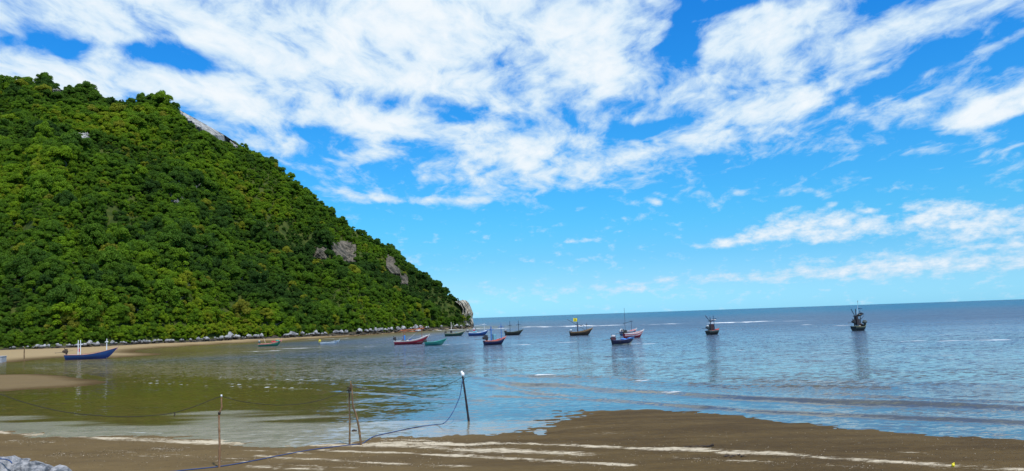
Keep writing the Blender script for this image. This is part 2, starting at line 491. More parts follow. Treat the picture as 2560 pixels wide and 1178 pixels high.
def make_slope():
    m, b, p = newmat('hill_soil')
    pos = b.n('ShaderNodeNewGeometry').outputs['Position']
    n1 = b.noise(pos, 0.25, 5, 0.65)
    c = b.mix(b.mapr(n1, 0.4, 0.6), (0.030, 0.050, 0.010), (0.060, 0.075, 0.016))
    b.link(c, p.inputs['Base Color']); p.inputs['Roughness'].default_value = 0.95
    p.inputs['Specular IOR Level'].default_value = 0.1
    return m


M_sand = make_sand(); M_water = make_water(); M_leaf = make_leaf(); M_slope = make_slope()
M_boulder = make_rock('pale_shore_limestone', (0.42, 0.42, 0.43), (0.16, 0.165, 0.175), tide=(1.05, 1.7, (0.035, 0.030, 0.024)), scale=1.0)
M_darkrock = make_rock('weedy_shore_rock', (0.085, 0.07, 0.05), (0.03, 0.026, 0.02))
M_tanrock = make_rock('sand_coloured_rock', (0.34, 0.26, 0.16), (0.17, 0.13, 0.08))
M_cliff = make_rock('cliff_limestone', (0.17, 0.145, 0.11), (0.035, 0.034, 0.024), scale=0.4)
M_crag = make_rock('crag_limestone', (0.42, 0.41, 0.39), (0.15, 0.15, 0.14), scale=0.5)
M_fore = make_rock('bank_limestone', (0.40, 0.39, 0.39), (0.10, 0.11, 0.125), scale=3.5)
M_bark = paint('pale_bark', (0.30, 0.27, 0.22), 0.9, 0.5, 0.1)

# ------------------------------------------------------------------ ground
tcol = np.concatenate([np.linspace(-3.5, -0.80, 26), np.linspace(-0.78, 0.78, 640), np.linspace(0.80, 3.5, 26)])
q1 = np.concatenate([[0.12, 0.5, 1, 2, 4, 6, 8, 10, 12], np.arange(14, 150, 2.0), np.arange(150, 405, 1.25), np.arange(408, 700, 12), [800, 1000, 1300, 1800, 2600, 4500, 9000]])
Dr_ = F * CAMH / q1[::-1]
T, D = np.meshgrid(tcol, Dr_)
X = T * D; Y = D.copy()
Z = ground_z(X, Y)
STREAKS = [  # pale foam and salt lines on the near flat: pixel points and half width (m)
    ([(-60, 1072), (0, 1077), (150, 1084), (300, 1092), (420, 1098), (560, 1102), (720, 1108), (860, 1110), (1000, 1112), (1100, 1118), (1250, 1125), (1400, 1134), (1465, 1137)], 0.42, 1.0),
    ([(300, 1090), (480, 1096), (640, 1094), (780, 1098), (870, 1102)], 0.30, .8),
    ([(905, 1108), (960, 1103), (1060, 1104), (1160, 1109), (1230, 1106), (1320, 1108), (1420, 1112), (1520, 1117), (1640, 1124), (1750, 1128), (1850, 1136), (1960, 1140), (2100, 1150), (2250, 1160), (2380, 1168), (2560, 1176)], 0.36, 1.0),
    ([(960, 1094), (1040, 1096), (1120, 1102)], 0.22, .8), ([(1120, 1124), (1200, 1110), (1300, 1104)], .2, .7),
    ([(800, 1122), (900, 1128), (1040, 1133), (1180, 1141), (1290, 1150), (1380, 1156), (1480, 1162), (1580, 1168)], 0.20, .95),
    ([(640, 1138), (760, 1146), (880, 1154), (960, 1160), (1060, 1164), (1160, 1168)], 0.18, .8),
    ([(1690, 1150), (1800, 1155), (1900, 1161), (2050, 1168), (2200, 1174)], 0.14, .7),
    ([(20, 1098), (80, 1101), (130, 1103)], .12, .7), ([(120, 1136), (160, 1138), (260, 1137), (420, 1140)], .10, .5), ([(380, 1118), (460, 1122)], .1, .5),
    ([(250, 1124), (330, 1130), (420, 1134), (520, 1141), (640, 1150)], .16, .5), ([(500, 1150), (640, 1158), (760, 1166), (900, 1172)], .2, .6), ([(620, 1166), (700, 1172), (800, 1177)], .3, .7),
    ([(560, 1118), (640, 1123), (740, 1130), (800, 1134)], .12, .5),
    ([(1320, 1040), (1500, 1080), (1640, 1096), (1760, 1090)], 0.9, .28), ([(1350, 1060), (1480, 1050), (1620, 1064)], 0.7, .22), ([(2260, 1132), (2330, 1134)], .1, .6),
]


def streak_field(PX, PY, rows, z=0.1):
    f = np.zeros(PX.shape)
    box = (PY < 1500) & (PY > 15)
    px_, py_ = PX[box], PY[box]
    out = np.zeros(px_.shape)
    jit = 0.22 * vnoise(px_ * .9, py_ * .3, 33) + .35 * vnoise(px_ * .22, py_ * .1, 34)
    wid = .55 + 1.1 * np.clip(vnoise(px_ * .5, py_ * .4, 35) + .5, 0, 1)
    for pts, hw, wt_ in rows:
        w2 = W(pts, z)
        far_ = np.mean([q[1] for q in w2])
        if far_ > 90: hw = max(hw, .75 * far_ ** 2 / 10045)
        d = seg_dist(px_, py_ + (jit if far_ < 60 else 0), w2)
        hw = hw * wid * (1.25 if far_ < 60 else 1)
        out = np.maximum(out, wt_ * np.exp(-(d / hw) ** 2))
    f[box] = out
    return f


foam_g = streak_field(X, Y, STREAKS)
dry = sstep(-0.5, 9, sdist(X, Y, STRIP)) * 0.85
dry = np.maximum(dry, 0.30 * sstep(0, 3, sdist(X, Y, BAR)))
dry = np.maximum(dry, 0.45 * sstep(31, 26.5, Y) * sstep(-7, -16, X))
dry = np.maximum(dry, .16 * sstep(6, -9, X) * (Y < 60) + .06 * fbm(X * .25, Y * .8, 3, 63) * (Y < 60))
ground = grid_mesh('ground', X, Y, Z, M_sand, {'foam': foam_g, 'dry': dry})
tag(ground, 'brown wet tidal sand flat streaked with pale foam lines', kind='structure')

# ------------------------------------------------------------------ sea
q2 = np.concatenate([[0.12, 0.25, 0.5, 0.8], np.arange(1.2, 60, 1.5), np.arange(60, 400, 1.25)])
Dw = F * CAMH / q2[::-1]
tcw = np.concatenate([np.linspace(-3.5, -0.80, 26), np.linspace(-0.78, 0.78, 700), np.linspace(0.80, 3.5, 26)])
T, D = np.meshgrid(tcw, Dw)
X = T * D; Y = D.copy()
gz = ground_z(X, Y)
depth = np.clip(-gz, 0, 5)
CREST = [  # low breakers: points, half width m, height m, foam
    ([(1190, 945), (1300, 962), (1420, 965), (1550, 978), (1700, 984), (1900, 998), (2150, 1010), (2470, 1018), (2700, 1024)], 0.8, .17, .22),
    ([(1280, 940), (1385, 941), (1500, 943), (1640, 953), (1800, 963), (2000, 967), (2240, 972)], 0.9, .15, .12),
    ([(1180, 955), (1340, 983), (1500, 996), (1700, 1012), (1900, 1030), (2200, 1042), (2560, 1056), (2800, 1066)], 0.55, .09, .10),
    ([(1240, 990), (1500, 1000), (1760, 1020)], .4, .05, .0),
    ([(2100, 985), (2350, 1000), (2600, 1004)], .7, .08, .0), ([(1900, 950), (2250, 958), (2500, 962)], 1.0, .10, .0),
    ([(280, 945), (420, 955), (600, 962), (800, 958), (1000, 966), (1080, 970)], 0.32, .05, .55),
    ([(330, 938), (470, 940), (560, 946), (700, 950), (900, 950)], 0.32, .05, .55),
    ([(180, 930), (260, 945), (360, 958), (520, 966), (760, 972), (1010, 988)], 0.32, .05, .55),
    ([(880, 960), (960, 980), (1040, 995), (1200, 1000)], .4, .04, .2),
]
CAPS = [  # white caps and foam edges on the water: points, half width m, strength
    ([(1345, 817), (1418, 816)], 1.6, 1.2), ([(1478, 815), (1570, 812.5)], 1.5, 1.2), ([(1640, 811), (1760, 808)], 1.4, .8), ([(1795, 807.5), (1850, 806)], 1.7, 1.2), ([(1858, 806), (1896, 804)], 2.0, 1.3),
    ([(1900, 804), (2010, 802)], 1.6, .6), ([(2096, 814.5), (2124, 813.5)], 1.5, 1.2), ([(2240, 854), (2312, 852)], .9, 1.2), ([(2355, 853), (2422, 850.5)], .9, 1.2), ([(2455, 851), (2506, 850)], .9, 1.2),
    ([(1404, 856), (1428, 855)], .7, 1.3), ([(1612, 860.5), (1628, 860)], .7, 1.2), ([(1555, 861.5), (1590, 859)], .6, 1.1), ([(1822, 877), (1852, 876)], .7, 1.2), ([(1345, 941), (1386, 940)], .35, 1.2),
    ([(1120, 862), (1160, 860)], .8, 1.0), ([(1270, 863), (1300, 862)], .8, 1.0), ([(1595, 953), (1640, 954)], .35, 1.0), ([(1610, 951), (1630, 953)], .3, .9),
    ([(2030, 942), (2060, 944)], .3, .5), ([(2170, 1013), (2310, 1016)], .16, .62), ([(2370, 1013), (2465, 1016)], .16, .62), ([(1950, 1000), (2090, 1008)], .16, .6), ([(1660, 985), (1700, 985)], .25, .7),
    ([(770, 849), (800, 848)], 1.2, .9), ([(820, 847), (850, 846.5)], 1.2, .9), ([(640, 856), (760, 850)], .8, .5), ([(700, 872), (860, 868), (960, 866)], .7, .55), ([(400, 888), (600, 880), (720, 876)], .6, .5),
    ([(1100, 826), (1180, 822), (1260, 821)], 1.6, .9), ([(860, 858), (990, 850)], .9, .5), ([(960, 850), (1100, 836)], 1.4, .55), ([(2010, 812), (2060, 811)], 1.1, .6), ([(2150, 866), (2180, 864)], .6, .6), ([(2480, 812), (2560, 808)], 1.0, .5),
    ([(1220, 799), (1260, 797)], 7, .8), ([(2330, 838), (2400, 836)], .8, .5), ([(1700, 851), (1760, 850)], .6, .45),
    ([(-40, 1070), (60, 1078), (200, 1083), (330, 1092), (520, 1100), (720, 1106)], .24, .32), ([(10, 1056), (60, 1060), (150, 1068), (280, 1078), (420, 1084)], .16, .46), ([(600, 1088), (700, 1082)], .15, .25),
    ([(-40, 922), (60, 918), (120, 921)], .5, .5),
]
Zw = np.zeros(X.shape)
crestf = np.zeros(X.shape)
sel = (Y > 22) & (Y < 130)
xs, ys = X[sel], Y[sel]
zacc = np.zeros(xs.shape); facc = np.zeros(xs.shape)
for pts, hw, hh, ff in CREST:
    jit = 0.8 * vnoise(xs * .25, ys * .1, 31) * hw
    d = seg_dist(xs, ys + jit, W(pts))
    mod = 0.55 + 0.9 * np.clip(vnoise(xs * .16, ys * .05, 41) + .5, 0, 1)
    g = np.exp(-(d / hw) ** 2)
    zacc += hh * mod * g
    facc = np.maximum(facc, ff * mod * np.exp(-(d / (hw * .45)) ** 2))
Zw[sel] = zacc
crestf[sel] = facc
# gentle chop that the mesh itself carries
chop = 0.05 * fbm(X * 0.25, Y * 0.5, 3, 51) * sstep(0.1, 1.0, depth) + 0.004 * vnoise(X * 1.4, Y * 2.2, 52)
Zw += chop * (Y < 900)
foam_w = np.maximum(streak_field(X, Y, [(a, b, c * .90) for a, b, c in CAPS], 0.0), crestf)
# thin film over the flat in front, base colour blended to pale grey
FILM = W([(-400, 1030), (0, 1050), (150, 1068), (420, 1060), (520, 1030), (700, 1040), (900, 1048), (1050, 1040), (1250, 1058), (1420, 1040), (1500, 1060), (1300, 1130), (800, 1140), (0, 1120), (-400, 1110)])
pale_film = sstep(-1.6, 1.2, sdist(X, Y, FILM) + 5.0 * fbm(X * .16 + .2 * Y, Y * .75, 4, 61)) * 0.72
px_, py_ = pix(np.stack([X, Y, Z * 0 if Z.shape == X.shape else X * 0], -1))
CALM = W([(-900, 930), (0, 915), (300, 940), (620, 944), (900, 945), (1300, 930), (1700, 968), (2100, 990), (2600, 1022), (3200, 1060), (3200, 1200), (-900, 1200)])
calm = sstep(-6, 5, sdist(X, Y, CALM))
CALM2 = W([(-500, 905), (150, 905), (420, 890), (620, 872), (800, 858), (1000, 842), (900, 835), (-500, 880)])
calm = np.maximum(calm, 0.75 * sstep(-4, 6, sdist(X, Y, CALM2)))
sea = grid_mesh('water', X, Y, Zw, M_water, {'depth': depth, 'foam': foam_w, 'pale_film': pale_film, 'calm': calm})
tag(sea, 'shallow blue and olive sea with low waves and white caps', kind='structure')

# ------------------------------------------------------------------ hill
RIDGE = [(-1500, 150), (-600, 150), (-200, 175), (0, 205), (60, 212), (120, 212), (170, 226), (240, 238), (330, 246), (400, 250), (440, 266), (500, 300), (560, 334), (640, 386), (700, 424), (760, 466), (820, 512), (880, 556), (940, 596), (1000, 640),
         (1060, 684), (1100, 708), (1130, 730), (1150, 748), (1163, 764), (1172, 784), (1178, 800), (1182, 814)]
RT, RE = [], []
for x, y in RIDGE:
    d = ray(x, y); RT.append(d[0] / d[1]); RE.append(d[2] / d[1])
TREE_H = 3.4
TIP_T = RT[-1]


def ridge_D(t):
    s = shore_D(t)
    return np.maximum(s + 3.0, s + np.interp(t, [-0.75, -0.63, -0.35, -0.15, TIP_T - 0.02, TIP_T], [190, 185, 165, 90, 14, 4]))


def hill_z(t, D):
    s = shore_D(t); r = ridge_D(t)
    u = (D - s) / (r - s)
    th = np.interp(t, [TIP_T - 0.03, TIP_T], [TREE_H, 0.0])
    Hr = CAMH + r * np.interp(t, RT, RE) - th
    Hr = np.maximum(Hr, 0.5)
    X_, Y_ = t * D, D
    base = np.minimum(2.6, Hr) * sstep(0.0, 6.0, D - s)
    h = base + (Hr - np.minimum(2.6, Hr)) * np.clip(u, 0, 1) ** 0.93
    k = np.clip(u, 0, 1) * np.clip(1 - u, 0, 1) * 4
    h = h + k * (17 * fbm(t * 16 + 1.3, D * 0.012, 3, 71) + 3.2 * fbm(X_ * 0.07, Y_ * 0.07, 3, 72)) * np.clip(Hr / 60, 0, 1)
    back = np.where(u > 1, (D - r) * 0.55 + 0.004 * (D - r) ** 2, 0)
    return h - back - np.where(D < s, (s - D) * 0.4, 0)


tc_ = np.concatenate([np.linspace(-1.15, -0.70, 60), np.linspace(-0.695, TIP_T - 0.03, 330), np.linspace(TIP_T - 0.029, TIP_T, 26)])
uu = np.concatenate([[-0.03], np.linspace(0, 0.06, 14), np.linspace(0.07, 1, 130), np.linspace(1.03, 1.9, 24)])
Tt, U = np.meshgrid(tc_, uu)
Sd = shore_D(Tt); Rd = ridge_D(Tt)
Dd = Sd + U * (Rd - Sd)
Dd = np.where(U > 1, Rd + (U - 1) * np.maximum(Rd - Sd, 60), Dd)
Zh = hill_z(Tt, Dd)
Zh = np.maximum(Zh, -3.0)
# close the seaward tip
Tt = np.concatenate([Tt, Tt[:, -1:] + 0.0015], 1); Dd = np.concatenate([Dd, Dd[:, -1:]], 1); Zh = np.concatenate([Zh, np.full((Zh.shape[0], 1), -3.0)], 1)
hill = grid_mesh('hill', Tt * Dd, Dd, Zh, M_slope)
tag(hill, 'steep headland falling from the upper left to the sea', kind='structure')


def hill_point(px, py):
    """march along the photo ray to the hillside"""
    d = ray(px, py); t = d[0] / d[1]; e = d[2] / d[1]
    Ds = np.linspace(shore_D(t), ridge_D(t) + 25, 260)
    z = hill_z(np.full(Ds.shape, t), Ds)
    zr = CAMH + e * Ds
    i = np.argmax(z >= zr) if (z >= zr).any() else int(np.argmax(z - zr))
    return np.array([t * Ds[i], Ds[i], z[i]])


# ------------------------------------------------------------------ rock pieces
def rock_mesh(name, seed, sub=2, sharp=1.0, flat=0.75):
    import bmesh
    bm = bmesh.new(); bmesh.ops.create_icosphere(bm, subdivisions=sub, radius=1.0)
    rs = np.random.default_rng(seed)
    planes = [(rs.normal(size=3), rs.uniform(0.55, 0.9)) for _ in range(11)]
    for v in bm.verts:
        c = np.array(v.co)
        for n_, d_ in planes:
            n_ = n_ / np.linalg.norm(n_)
            k = c @ n_ - d_
            if k > 0: c = c - n_ * k * sharp
        c = c * (1 + (0.10 if sub < 3 else .035) * rs.normal())
        c[2] *= flat
        v.co = c
    me = bpy.data.meshes.new(name); bm.to_mesh(me); bm.free()
    return me


ROCKS = {}
for kname, mat in (('pale', M_boulder), ('dark', M_darkrock), ('tan', M_tanrock)):
    ROCKS[kname] = []
    for i in range(8):
        me = rock_mesh(f'{kname}_boulder', 100 + i * 7 + len(kname), 2, 0.95, 0.7 + 0.05 * i); me.materials.append(mat)
        ROCKS[kname].append(me)


def zone(px):
    for lim, txt in ((110, 'at the left picture edge'), (190, "behind the beached boat's stern"), (300, "behind the beached boat's bow"), (400, 'right of the beached blue boat'), (520, 'on the bare middle shore'), (620, 'left of the green-red boat'),
                     (720, 'behind the green-red boat'), (800, 'left of the white skiff'), (900, 'behind the white skiff'), (980, 'left of the crimson boat'), (1080, 'behind the crimson boat'), (1400, 'under the headland tip')):
        if px < lim: return txt


ORD = 'first second third fourth fifth sixth seventh eighth ninth tenth eleventh twelfth thirteenth fourteenth fifteenth sixteenth seventeenth eighteenth nineteenth twentieth'.split()


def single_out(cat):
    TL = {}
    for o in list(C.objects):
        if o.get('category') == cat: TL.setdefault(o['label'], []).append(o)
    for lab, os_ in TL.items():
        if len(os_) < 2 or len(os_) > 20: continue  # past twenty they stay alike
        os_.sort(key=lambda o: o.location.x / o.location.y)
        for k, o in enumerate(os_): o['label'] = lab + ', ' + ORD[k] + ' from left'


def place_rock(kind, px, py, size_px, z0, squash, label, group):
    p = at(px, rock_line_y(px), 0.3); back = (rock_line_y(px) - py) * 1.0
    p = p * (1 + (back - 2.2) / p[1]); s = size_px * p[1] / F * 0.5
    o = bpy.data.objects.new('boulder', random.choice(ROCKS[kind])); link(o)
    o.location = (p[0], p[1], z0 + s * squash * 0.45)
    o.scale = (s * random.uniform(.9, 1.2), s * random.uniform(.8, 1.1), s * squash)
    o.rotation_euler = (random.uniform(-.2, .2), random.uniform(-.25, .25), random.uniform(0, 6.28))
    words = ('large ' if size_px > 12 else 'small ' if size_px < 8.5 else '') + ('squat ' if squash < (.9 if kind == 'pale' else .6 if kind == 'dark' else .3) else 'upright ' if kind == 'pale' else 'rounded ')
    tag(o, words + label, 'rock', group)
    return o


def rock_line_y(px): return np.interp(px, [-40, 0, 170, 300, 400, 500, 600, 700, 800, 900, 1000, 1100, 1180], [883, 881, 874, 867, 861.5, 857, 851.5, 847, 841.5, 836.5, 829.5, 823.5, 819])


x = -25.0
while x < 1176:
    big = random.random()
    if vnoise(np.array(x * .035), np.array(2.5), 77) < -.12 and random.random() < .6: x += random.uniform(6, 16); continue
    sz = random.uniform(6, 10) if big < .6 else random.uniform(10, 15) if big < .95 else random.uniform(16, 21)
    if x < 180 and random.random() < .35: sz *= 0.6
    if x > 700: sz *= np.interp(x, [700, 1176], [1.1, .7])
    # back row, pale heads above the tide line
    place_rock('pale', x, rock_line_y(x) - random.uniform(1.6, 4.0), sz, 0.75 + random.uniform(0, .7), random.uniform(.8, 1.25), 'pale grey boulder ' + zone(x), 'pale boulders ' + zone(x))
    x += sz * random.uniform(.35, .95) + (random.random() < .06) * 10
x = -25.0
while x < 1176:
    sz = random.uniform(8, 16)
    place_rock('dark', x, rock_line_y(x) - random.uniform(0.6, 2.2), sz, 0.15, random.uniform(.45, .8), 'dark weedy rock ' + zone(x), 'dark rocks ' + zone(x))
    x += sz * random.uniform(.8, 1.4)
x = -25.0
while x < 1176:
    sz = random.uniform(7, 17)
    place_rock('tan', x, rock_line_y(x) + random.uniform(.2, 2.4), sz, 0.0, random.uniform(.22, .42), 'low tan rock ' + zone(x), 'low tan rocks ' + zone(x))
    x += sz * random.uniform(.9, 1.9)

single_out('rock')

# dark ledge the boulders stand on
lt = np.linspace(SHORE_T[0], TIP_T, 420); lv = np.linspace(0, 1, 9)
LT, LV = np.meshgrid(lt, lv)
LD = shore_D(LT) - 4.6 + LV * 10
LZ = -0.3 + 1.9 * sstep(0, .8, LV) + 0.5 * vnoise(LT * LD * .6, LD * .8, 81) + 0.35 * vnoise(LT * LD * 1.9, LD * 1.6, 82)
ledge = grid_mesh('rock_ledge', LT * LD, LD, LZ, M_darkrock, smooth=False)
tag(ledge, 'dark weedy rock ledge along the foot of the hill', kind='structure')


# crags and cliffs showing through the trees
def outcrop(name, pts, thick, mat, label, cat='rock', jag=1.2, lean=0.0, grp=None, off=0.0):
    """rock face traced on the hillside: a jagged block with real depth"""
    rs = np.random.default_rng(abs(hash(label)) % 9999 if False else len(label) * 31)
    xs_ = [p_[0] for p_ in pts]; ys_ = [p_[1] for p_ in pts]
    nx, nz = 26, 18
    cx, cy = sum(xs_) / len(xs_), sum(ys_) / len(ys_)
    verts, idx = [], {}
    poly = pts
    gx = np.linspace(min(xs_), max(xs_), nx); gy = np.linspace(min(ys_), max(ys_), nz)
    GX, GY = np.meshgrid(gx, gy)
    sd_ = sdist(GX, GY, poly)
    vs = []
    for a in range(nz):
        for b_ in range(nx):
            P = hill_point(float(GX[a, b_]), float(GY[a, b_]))
            e = float(np.clip(sd_[a, b_] / 8.0, -0.6, 1.0))
            bulge = thick * .6 * e + jag * (rs.random() - .5) + jag * 1.1 * float(vnoise(np.array(GX[a, b_] * .16), np.array(GY[a, b_] * .03), 91))
            dirn = -P / np.linalg.norm(P)
            if off: P = P + np.array([0, 0, off * .6])
            vs.append(P + dirn * (bulge * .7 + .6))
    vs = np.array(vs)
    faces = []
    for a in range(nz - 1):
        for b_ in range(nx - 1):
            if max(sd_[a, b_], sd_[a + 1, b_], sd_[a, b_ + 1], sd_[a + 1, b_ + 1]) > -2:
                i0 = a * nx + b_
                faces.append((i0, i0 + nx, i0 + nx + 1, i0 + 1))
    used = sorted({i_ for f_ in faces for i_ in f_}); mp = {u_: k for k, u_ in enumerate(used)}
    v2 = [vs[u_] for u_ in used]; f2 = [tuple(mp[i_] for i_ in f_) for f_ in faces]
    # give it thickness: back sheet and rim
    nf = len(v2)
    v3 = v2 + [v_ + np.array([0, 6.0, -4.0]) for v_ in v2]
    cnt = {}
    for f_ in f2:
        for a_, b_ in zip(f_, f_[1:] + f_[:1]): cnt.setdefault((min(a_, b_), max(a_, b_)), []).append((a_, b_))
    rim = [(e_[0][1], e_[0][0], e_[0][0] + nf, e_[0][1] + nf) for e_ in cnt.values() if len(e_) == 1]
    f3 = f2 + [tuple(i_ + nf for i_ in reversed(f_)) for f_ in f2] + rim
    o = mesh_obj(name, v3, f3, mat)
    tag(o, label, cat, grp)
    return o


CLEAR = []  # pixel polygons kept free of trees
OUT = [
    ('rock_crag', [(446, 262), (470, 268), (492, 282), (512, 300), (540, 318), (572, 334), (590, 344), (572, 352), (530, 346), (500, 326), (472, 306), (450, 288)], 2.6, M_crag, 'pale limestone crag breaking through the trees on the ridge skyline', 4.6),
    ('rock_crag', [(575, 340), (600, 352), (606, 366), (590, 374), (578, 362)], 1.0, M_crag, 'small pale crag just below the long skyline crag', 3.0),
    ('cliff', [(828, 618), (850, 612), (888, 622), (890, 662), (870, 664), (846, 656), (830, 652)], 3.0, M_cliff, 'grey brown limestone cliff face among trees right of the hill middle', 3.0),
    ('cliff', [(782, 632), (812, 622), (820, 650), (796, 654), (780, 648)], 1.6, M_cliff, 'shadowy smaller cliff left of the grey brown cliff face', 2.0),
    ('cliff', [(966, 644), (982, 642), (988, 664), (1000, 690), (984, 688), (966, 668)], 1.8, M_cliff, 'narrow brown cliff on the hillside near the right skyline', 2.0),
    ('cliff', [(1000, 690), (1018, 694), (1020, 716), (1004, 714)], 1.4, M_cliff, 'small streaked rock face lowest of the hillside cliffs', 2.0),
    ('rock_crag', [(118, 228), (140, 226), (168, 232), (164, 240), (130, 238)], 1.4, M_crag, 'low grey rock between trees near the top left of the hill', 5.0),
    ('rock_crag', [(178, 352), (215, 346), (224, 360), (182, 366)], 1.4, M_crag, 'grey rock patch among yellow-green trees upper left', 4.0),
    ('rock_crag', [(428, 506), (446, 500), (458, 514), (446, 522), (430, 518)], 1.2, M_crag, 'small grey rock patch in the middle of the hillside', 4.0),
]
for nm_, pts, th, mt, lab, off in OUT:
    outcrop(nm_, pts, th, mt, lab, jag=2.2 if mt is M_crag else 1.7, off=off)
    CLEAR.append([(px0, py0) for px0, py0 in pts])

# the headland's rocky nose
nose_pts = []
rs = np.random.default_rng(5)
bmv, bmf = [], []
prof = [(1186, 818), (1184, 806), (1181, 796), (1180, 784), (1177, 770), (1170, 757), (1162, 750)]
base = at(1165, 819.5, 0.3)
Dn = float(base[1])
rows = []
for k, (px, py) in enumerate(prof):
    r_ = []
    for j in range(15):
        a = j / 14
        px2 = px - a * (34 if k < 3 else 22) ; dz = 9 * math.sin(a * math.pi * .55)
        P = at_d(px2, py + a * (3 if k > 3 else 0), Dn - dz * .75 + 3)
        P = P + rs.normal(size=3) * np.array([.35, .7, .2])
        r_.append(P)
    rows.append(r_)
n_ = len(rows); mcol = 15
V = [p for r_ in rows for p in r_] + [p + np.array([-2.0, 16.0, 0]) for r_ in rows for p in r_]
Fc = []
for k in range(n_ - 1):
    for j in range(mcol - 1):
        i0 = k * mcol + j
        Fc.append((i0, i0 + 1, i0 + mcol + 1, i0 + mcol)); o_ = n_ * mcol
        Fc.append((o_ + i0, o_ + i0 + mcol, o_ + i0 + mcol + 1, o_ + i0 + 1))
    Fc.append((k * mcol, (k + 1) * mcol, n_ * mcol + (k + 1) * mcol, n_ * mcol + k * mcol))
for j in range(mcol - 1):
    i0 = (n_ - 1) * mcol + j; Fc.append((i0, i0 + 1, n_ * mcol + i0 + 1, n_ * mcol + i0))
M_nose = make_rock('nose_limestone', (0.50, 0.46, 0.38), (0.16, 0.14, 0.10), tide=(1.2, 2.6, (0.03, 0.026, 0.02)), scale=0.9)
tag(mesh_obj('sea_cliff', V, Fc, M_nose), 'cream limestone cliff at the seaward tip of the headland', 'cliff')
CLEAR.append([(1168, 756), (1200, 752), (1200, 830), (1166, 830), (1172, 790)])
P = at(1172, 819, 0.2)

# ------------------------------------------------------------------ trees
NVAR = 10


def crown_mesh(i):
    rs = np.random.default_rng(500 + i)
    nl = rs.integers(15, 23)
    V, Fq, LR = [], [], []
    lobes = []
    for k in range(nl):
        a = rs.uniform(0, 2 * math.pi); r = math.sqrt(rs.uniform(0, 1)) * 0.82
        top = 0.80 * math.sqrt(max(0, 1 - r ** 2)) * rs.uniform(.45, 1.25)
        lobes.append((np.array([r * math.cos(a), r * math.sin(a), top + 0.05]), rs.uniform(.17, .36)))
    for k in range(8):   # hanging skirt of leaves
        a = rs.uniform(0, 2 * math.pi)
        lobes.append((np.array([.7 * math.cos(a), .7 * math.sin(a), rs.uniform(-.35, .25)]), rs.uniform(.2, .34)))
    off = 0
    for c, lr in lobes:
        m_ = int(820 * lr ** 1.4 / .3); lrnd = rs.uniform(0, 1)
        n = rs.normal(size=(m_, 3)); n /= np.linalg.norm(n, axis=1)[:, None]
        n[:, 2] = np.where(n[:, 2] < -0.35, -n[:, 2], n[:, 2])
        p = c + n * lr * np.array([1, 1, .72]) * rs.uniform(.60, 1.22, (m_, 1))
        nn = n * .8 + rs.normal(size=(m_, 3)) * .6 + np.array([0, 0, .3]); nn /= np.linalg.norm(nn, axis=1)[:, None]
        t1 = np.cross(nn, rs.normal(size=(m_, 3))); t1 /= np.linalg.norm(t1, axis=1)[:, None]; t2 = np.cross(nn, t1)
        z_ = rs.uniform(.030, .062, (m_, 1))
        V.append(np.stack([p - t1 * z_, p - t2 * z_ * .6, p + t1 * z_, p + t2 * z_ * .6], 1).reshape(-1, 3))
        LR.append(np.repeat(.55 * lrnd + .45 * rs.uniform(0, 1, m_), 4)); off += m_
    V = np.concatenate(V); LR = np.concatenate(LR)
    Fq = np.arange(off * 4).reshape(-1, 4).tolist()
    me = bpy.data.meshes.new('crown'); me.from_pydata(V.tolist(), [], Fq)
    a = me.attributes.new('leafrand', 'FLOAT', 'POINT'); a.data.foreach_set('value', np.array(LR, np.float32))
    me.materials.append(M_leaf); me.update()
    return me


def tube(path, radii, sides=6):
    """verts, faces of a tapered tube along a path"""
    V, Fc = [], []
    path = [np.array(p, float) for p in path]
    for k, p in enumerate(path):
        d = path[min(k + 1, len(path) - 1)] - path[max(k - 1, 0)]
        d = d / (np.linalg.norm(d) + 1e-9)
        a = np.cross(d, (0, 1, 0.13)); a /= np.linalg.norm(a) + 1e-9; b_ = np.cross(d, a)
        for j in range(sides):
            th = 2 * math.pi * j / sides
            V.append(p + radii[k] * (a * math.cos(th) + b_ * math.sin(th)))
    n = len(path)
    for k in range(n - 1):
        for j in range(sides):
            j2 = (j + 1) % sides
            Fc.append((k * sides + j, k * sides + j2, (k + 1) * sides + j2, (k + 1) * sides + j))
    Fc.append(tuple(range(sides))[::-1]); Fc.append(tuple((n - 1) * sides + j for j in range(sides)))
    return V, Fc


def join_vf(parts):
    V, Fc = [], []
    for v, f in parts:
        o_ = len(V); V += list(v); Fc += [tuple(i_ + o_ for i_ in q) for q in f]
    return V, Fc


def trunk_mesh(i):
    rs = np.random.default_rng(900 + i)
    lean = rs.uniform(-.15, .15, 2)
    ps = [tube([(0, 0, -1.0), (lean[0] * .4, lean[1] * .4, -.4), (lean[0], lean[1], .2)], [.060, .048, .035])]
    for k in range(4):
        a = rs.uniform(0, 6.28)
        ps.append(tube([(lean[0] * .7, lean[1] * .7, -.15), (lean[0] + .35 * math.cos(a), lean[1] + .35 * math.sin(a), .25), (.62 * math.cos(a), .62 * math.sin(a), .55)], [.028, .02, .01], 5))
    v, f = join_vf(ps)
    me = bpy.data.meshes.new('trunk'); me.from_pydata([tuple(q) for q in v], [], f); me.materials.append(M_bark); me.update()
    return me


CROWN = [crown_mesh(i) for i in range(NVAR)]
TRUNK = [trunk_mesh(i) for i in range(NVAR)]

